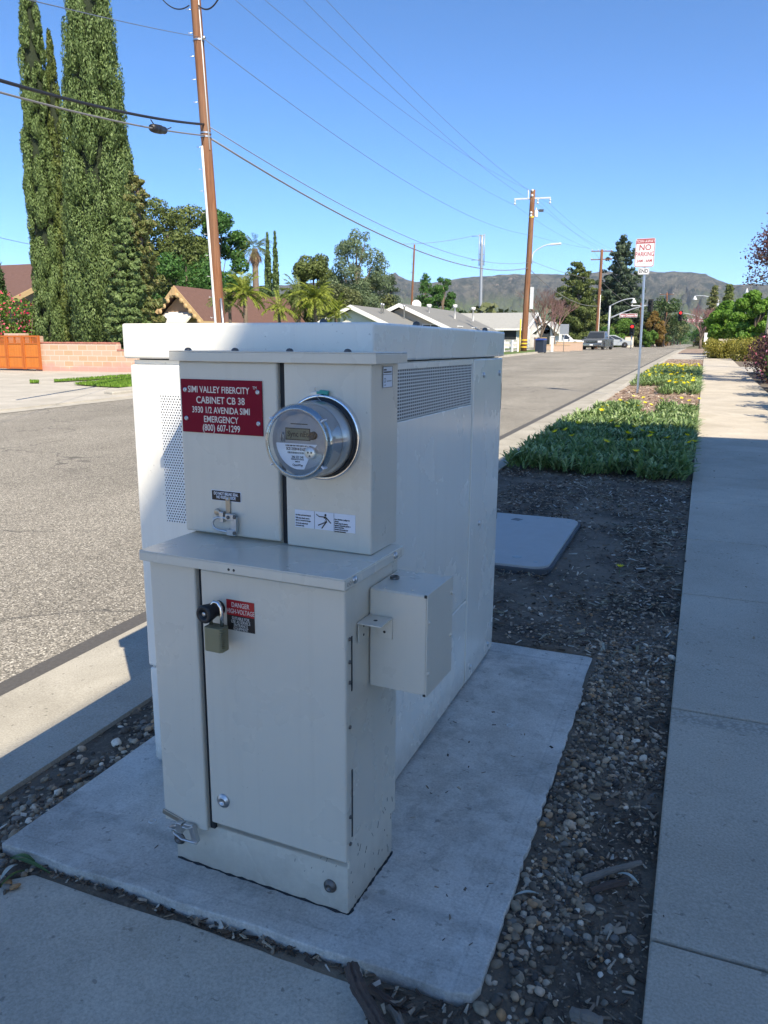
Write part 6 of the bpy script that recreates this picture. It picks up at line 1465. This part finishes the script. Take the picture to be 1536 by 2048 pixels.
conifer('fir_tree', 782, 85, 546, 38, M['pine_cool'], 'grey green fir right of the tall pale tree', n=12000, leaf=.24, layers=18, fat=1.9, seed=18, shape=.8, ragged=.2)
conifer('fir_tree', 850, 90, 546, 42, M['leaf_mid'], 'dark green cone shaped fir beside the thin brown pole', n=14000, leaf=.24, layers=18, fat=1.9, seed=19, shape=.85, ragged=.2)
broad_tree('broadleaf_tree', 884, 92, 543, 24, M['leaf_mid'], 'slender green tree right of the cone shaped fir', n=5000, leaf=.28, z0=.02, K=50, rs=.34, seed=20)
broad_tree('broadleaf_tree', 520, 75, 560, 40, M['leaf_dark'], 'dark low tree under the tall fan palm', n=4000, leaf=.34, z0=.03, K=24, rs=.4, seed=173)
bare_tree('bare_tree', 1083, 72, 583, 34, M['twig'], 'leafless winter tree with reddish twigs in front of the pale roofed house', seed=3, levels=6, r0=.13, k=3, spread=.6)
bare_tree('bare_tree', 1110, 80, 592, 26, M['twig_pink'], 'second leafless tree behind the white car', seed=8, levels=5, r0=.11, k=3, spread=.6)
conifer('deodar_cedar', 1155, 124, 524, 80, M['pine'], 'broad layered olive cedar left of the slimmer brown pole', n=30000, leaf=.40, layers=15, seed=21, up=.32, droop=.12, ragged=.42, shape=.62, z0=.05, fat=1.1)
conifer('pine_tree', 1240, 132, 476, 62, M['pine_cool'], 'tall dark pine just left of the no parking sign', n=32000, leaf=.44, layers=18, seed=22, up=.5, droop=.05, ragged=.4, shape=.45, z0=.06)
for px, Y, top, hw, mt, lb_ in ((1232, 126, 636, 34, 'hedge_green', 'bright green shrub mass under the tall dark pine'), (1205, 122, 655, 24, 'leaf_mid', 'green shrub behind the pickup'), (1308, 128, 622, 22, 'autumn', 'rust orange tree just right of the sign post'), (1322, 138, 640, 20, 'autumn', 'second rust tree beyond the rust orange one'), (1298, 124, 655, 16, 'hedge_green', 'yellow green shrub below the rust orange tree'), (1275, 128, 640, 20, 'olive', 'olive shrub behind the short signal post')):
    broad_tree('shrub_tree', px, Y, top, hw, M[mt], lb_, n=3200, leaf=.32, z0=.02, K=24, rs=.36, seed=px)
# right side
broad_tree('ficus_tree', 1470, 58, 600, 56, M['ficus'], 'glossy green ficus left, beyond the yellow green hedge', n=9000, leaf=.26, z0=.10, K=50, rs=.24, seed=31, trunk_r=.16)
broad_tree('ficus_tree', 1516, 50, 576, 52, M['ficus'], 'larger glossy green ficus at the right edge of the picture', n=11000, leaf=.24, z0=.16, K=54, rs=.22, seed=32, trunk_r=.16)
broad_tree('ficus_tree', 1560, 54, 590, 40, M['ficus'], 'glossy ficus mostly cut off by the right picture edge', n=4000, leaf=.26, z0=.1, K=30, rs=.28, seed=33)
conifer('redwood_tree', 1425, 100, 572, 28, M['cypress_rust'], 'smaller of the two far rust tinged redwoods', n=9000, leaf=.26, seed=34, shape=.85, layers=20, ragged=.15, fat=2.0)
conifer('redwood_tree', 1454, 92, 570, 34, M['cypress_olive'], 'bigger of the two far rust tinged redwoods', n=11000, leaf=.26, seed=35, shape=.9, layers=20, ragged=.15, fat=2.0)
bare_tree('bare_tree', 1404, 97, 612, 28, M['twig_pink'], 'leafless pinkish tree under the right signal arm', seed=12, levels=6, r0=.14, k=3, spread=.7)
bare_tree('plum_tree', 1600, 24, 405, 100, M['bark'], 'purple leaved tree reaching in from the right picture edge', seed=17, levels=5, r0=.12, leaf=(M['redbranch'], 26, .075, .12), k=3, spread=.75)
def hedge_row(px0, px1, Y, py_top, dy, mat, label, n, leaf, **k):
    a = at(px0, 690, Y); b = at(px1, 690, Y); g = gz(Y)-.03; return bush('hedge', ((a.x+b.x)/2, Y+dy/2, g), (b.x-a.x, dy, at(px0, py_top, Y).z-g), mat, label, n=n, leaf=leaf, **k)
hedge_row(1412, 1478, 47, 679, 1.6, M['hedge'], 'clipped yellow green hedge at the end of the sidewalk', 9000, .09, K=60, rs=.34, seed=41)
hedge_row(1474, 1530, 44, 677, 1.5, M['hedge'], 'looser olive hedge right of the clipped yellow green one', 7000, .09, K=50, rs=.34, seed=42)
# plum hedge beside the walk, and the shrubs just out of frame that shade the walk
bush('hedge', (2.42, 26.8, gz(26)-.03), (1.75, 9.0, 1.42), M['plum'], 'plum coloured hedge with pink blossom at the right edge of the walk', n=16000, leaf=.085, K=90, rs=.28, seed=43, blossom=M['blossom'], nb=900, bs=.08)
bush('hedge', (2.30, 20.9, gz(21)-.03), (1.4, 2.4, 1.05), M['leaf_mid'], 'green bushy hedge nearer than the plum hedge', n=5000, leaf=.08, K=40, rs=.32, seed=44)
for i, (x, y, h, lb_) in enumerate(((2.0, 12.9, 1.0, 'spiky shrub beside the walk, nearest one outside the right edge'), (2.05, 15.6, 1.35, 'spiky shrub beside the walk, second outside the right edge'), (2.05, 18.6, 1.15, 'spiky shrub beside the walk, third outside the right edge'))):
    bush('shrub', (x, y, gz(y)-.03), (1.1, 1.5, h), M['leaf_mid'], lb_, n=1600, leaf=.14, K=26, rs=.3, seed=50+i, cat='shrub')
# low wall and screen behind the hedge
m = MB(); a = at(1436, 690, 54); b = at(1530, 690, 54); m.box(0, b.x-a.x, 0, .2, 0, 1.15); o = m.build('garden_wall', M['stucco_cream']); o.location = (a.x, 54, gz(54)-.1); tag(o, 'low cream garden wall behind the clipped hedge', 'wall')
m = MB(); m.box(-.14, .14, -.05, .05, .9, 1.55); o = m.build('mailbox', M['white']); o.location = (at(1411, 690, 62).x, 62, gz(62)-.1)
MB().tube([(0, 0, 0), (0, 0, .95)], .03, 6).build('post', M['galv'], o); tag(o, 'small white box on a post at the left end of the clipped hedge', 'mailbox')
c = at(1494, 580, 200); m = MB(); m.tube([(0, 0, 0), (0, 0, c.z-gz(200)-1)], [.3, .18], 8); m.box(-.7, .7, -.3, .3, c.z-gz(200)-1.6, c.z-gz(200)-1.2); m.lathe((0, 0, c.z-gz(200)-1.2), (0, 0, 1), [(0, .5), (.9, .3), (1.6, .05)], 10); o = m.build('mast_pole', M['insulator']); o.location = (c.x, 200, gz(200)); tag(o, 'pale far mast poking above the ficus crowns', 'mast')
# trees lining the far street
r = random.Random(77); mats = ['leaf_dark', 'olive', 'leaf_mid', 'pine_cool', 'hedge_green']
rows0 = [(1330, 130), (1318, 150), (1340, 165), (1334, 190), (1350, 215), (1345, 250), (1300, 135), (1285, 140), (1356, 240), (1425, 160), (1418, 185), (1410, 220), (1404, 255)]
rows = sorted(rows0, key=lambda q: q[1]); cnt_ = {'left': 0, 'right': 0}; ordn = ['nearest', 'second', 'third', 'fourth', 'fifth', 'sixth', 'seventh', 'eighth', 'ninth', 'tenth']
for i, (px, Y) in enumerate(rows):
    hgt = r.uniform(5, 8.5) if px < 1380 else r.uniform(5, 6.5); top = 1024-0; z = gz(Y)+hgt
    # find the picture row of that height for the builder
    v = RM.transposed() @ (Vector((at(px, 690, Y).x, Y, z))-Vector((0, 0, EYE))); py = 1024+F*v.y/v.z
    hw = r.uniform(2.2, 3.4)/depth(px, Y)*F
    side = 'left' if px < 1380 else 'right'; od = ordn[cnt_[side]]; cnt_[side] += 1
    if i % 5 == 4: bare_tree('street_tree', px, Y, py, hw, M['twig'], 'leafless street tree, %s beyond the junction on the %s side of the street' % (od, side), seed=i+60, levels=4, r0=.12, group='trees lining the far street on the '+side, k=3, spread=.7)
    else: broad_tree('street_tree', px, Y, py, hw, M[mats[i % 4]], 'leafy street tree, %s beyond the junction on the %s side of the street' % (od, side), n=1500, leaf=.42, z0=.08, K=18, rs=.4, seed=i+60, group='trees lining the far street on the '+side)
# far woods under the hills
def woods(name, n, y0, y1, x0, x1, hmin, hmax, leafn, mat, seed, skip=None):
    rr = np.random.default_rng(seed); VV, off = [], 0; Ps, Ds = [], []
    for i in range(n):
        y = rr.uniform(y0, y1); x = rr.uniform(x0, x1)*y/300
        if abs(x+7.5) < 12 : continue
        R = rr.uniform(2.5, 5); H = rr.uniform(hmin, hmax); d = unit(rr.normal(0, 1, (leafn, 3)))
        Ps.append(d*np.array([R, R, H/2])*rr.uniform(.75, 1.05, (leafn, 1))+np.array([x, y, gz(y)+H/2-.3])); Ds.append(d)
    P, D = np.concatenate(Ps), np.concatenate(Ds); V, Fq = leafquads(P, D, 1.5, 1.1)
    o = npmesh(name, V, Fq, mat); o['kind'] = 'stuff'
woods('far_woods', 420, 150, 480, -420, 120, 4, 8, 130, M['leaf_dark'], 5)
woods('far_woods', 260, 120, 300, -380, -60, 4, 7, 150, M['olive'], 6)
woods('far_woods', 500, 480, 1250, -420, 180, 5, 11, 70, M['leaf_dark'], 7)
# planting along the right of the street beyond the junction
for i, (px, Y) in enumerate(((1280, 128), (1294, 150), (1310, 178))):
    a = at(px, 692, Y); m = MB(); m.box(0, 6, 0, .2, 0, 1.0); o = m.build('garden_wall', M['stucco_cream']); o.location = (a.x, Y, gz(Y)-.1); o.rotation_euler = (0, 0, R_(82)); tag(o, ('nearest', 'middle', 'farthest')[i]+' of three low cream walls along the far left sidewalk', 'wall', 'low walls beyond the junction')
# fresh fallen flower on the soil
p = px_ground(1240, 1134, .02); flower(p.x, p.y, p.z, 'lone yellow flower head lying on the mulch right of the vault lid', None, .9)['group'] = ''

# ================================================================== EACH LOOSE PIECE ITS OWN PART
SPLIT = {'paint_chips': 'paint_chip', 'scratches': 'scratch', 'bar_code_print': 'printed_bar', 'plate_rivets': 'plate_rivet', 'plinth_bolts': 'plinth_bolt', 'lid_bolts': 'lid_bolt', 'roof_vents': 'roof_vent', 'hinge_gap': 'hinge_gap', 'hinge_screws': 'hinge_screw', 'hood_screws': 'hood_screw', 'drain_holes': 'drain_hole',
         'stamped_rings': 'stamped_ring', 'hood_rivets': 'hood_rivet', 'box_screws': 'box_screw', 'bracket_holes': 'bracket_hole', 'corner_notches': 'corner_notch', 'side_bolts': 'side_bolt', 'latch_slots': 'latch_slot', 'cover_tabs': 'cover_tab',
         'plug_holes': 'plug_hole', 'latch_pins': 'latch_pin', 'step_bolts': 'step_bolt', 'pole_bands': 'pole_band', 'insulators': 'insulator', 'yellow_bands': 'yellow_band', 'pole_fittings': 'pole_fitting', 'posts': 'fence_post', 'rails': 'fence_rail',
         'sign_bolts': 'sign_bolt', 'porch_post': 'porch_post', 'label_dividers': 'label_divider'}
def split(o, nm):
    me = o.data; n = len(me.vertices); par = list(range(n))
    def find(a):
        while par[a] != a: par[a] = par[par[a]]; a = par[a]
        return a
    for e in me.edges:
        a, b = find(e.vertices[0]), find(e.vertices[1])
        if a != b: par[a] = b
    groups = {}
    for p in me.polygons: groups.setdefault(find(p.vertices[0]), []).append(p)
    if len(groups) < 2: o.name = nm; return
    for g in groups.values():
        ids = sorted({v for p in g for v in p.vertices}); mp = {v: i for i, v in enumerate(ids)}
        m2 = bpy.data.meshes.new(nm); m2.from_pydata([tuple(me.vertices[v].co) for v in ids], [], [tuple(mp[v] for v in p.vertices) for p in g])
        m2.polygons.foreach_set('use_smooth', [p.use_smooth for p in g]); m2.materials.append(me.materials[0]); m2.update()
        c = link(nm, m2, o.parent); c.matrix_local = o.matrix_local.copy()
        for md in o.modifiers:
            k2 = c.modifiers.new('b', 'BEVEL'); k2.width = md.width; k2.segments = md.segments; k2.limit_method = 'ANGLE'
    bpy.data.objects.remove(o)
for o in list(sc.collection.objects):
    b = o.name.split('.')[0]
    if o.type == 'MESH' and b in SPLIT and o.parent is not None and not children(o): split(o, SPLIT[b])
# ================================================================== HAZE
m = MB(); m.box(-6300, 6300, -3300, 6300, -3, 520)
k = N('air_haze'); pv = k.n('VolumePrincipled'); pv.inputs['Color'].default_value = (.80, .90, 1.0, 1); pv.inputs['Density'].default_value = .000085; pv.inputs['Anisotropy'].default_value = .2
k.t.links.remove(k.o.inputs['Surface'].links[0]); k.l(pv.outputs[0], k.o.inputs['Volume'])
o = m.build('haze', k.m); o['kind'] = 'stuff'
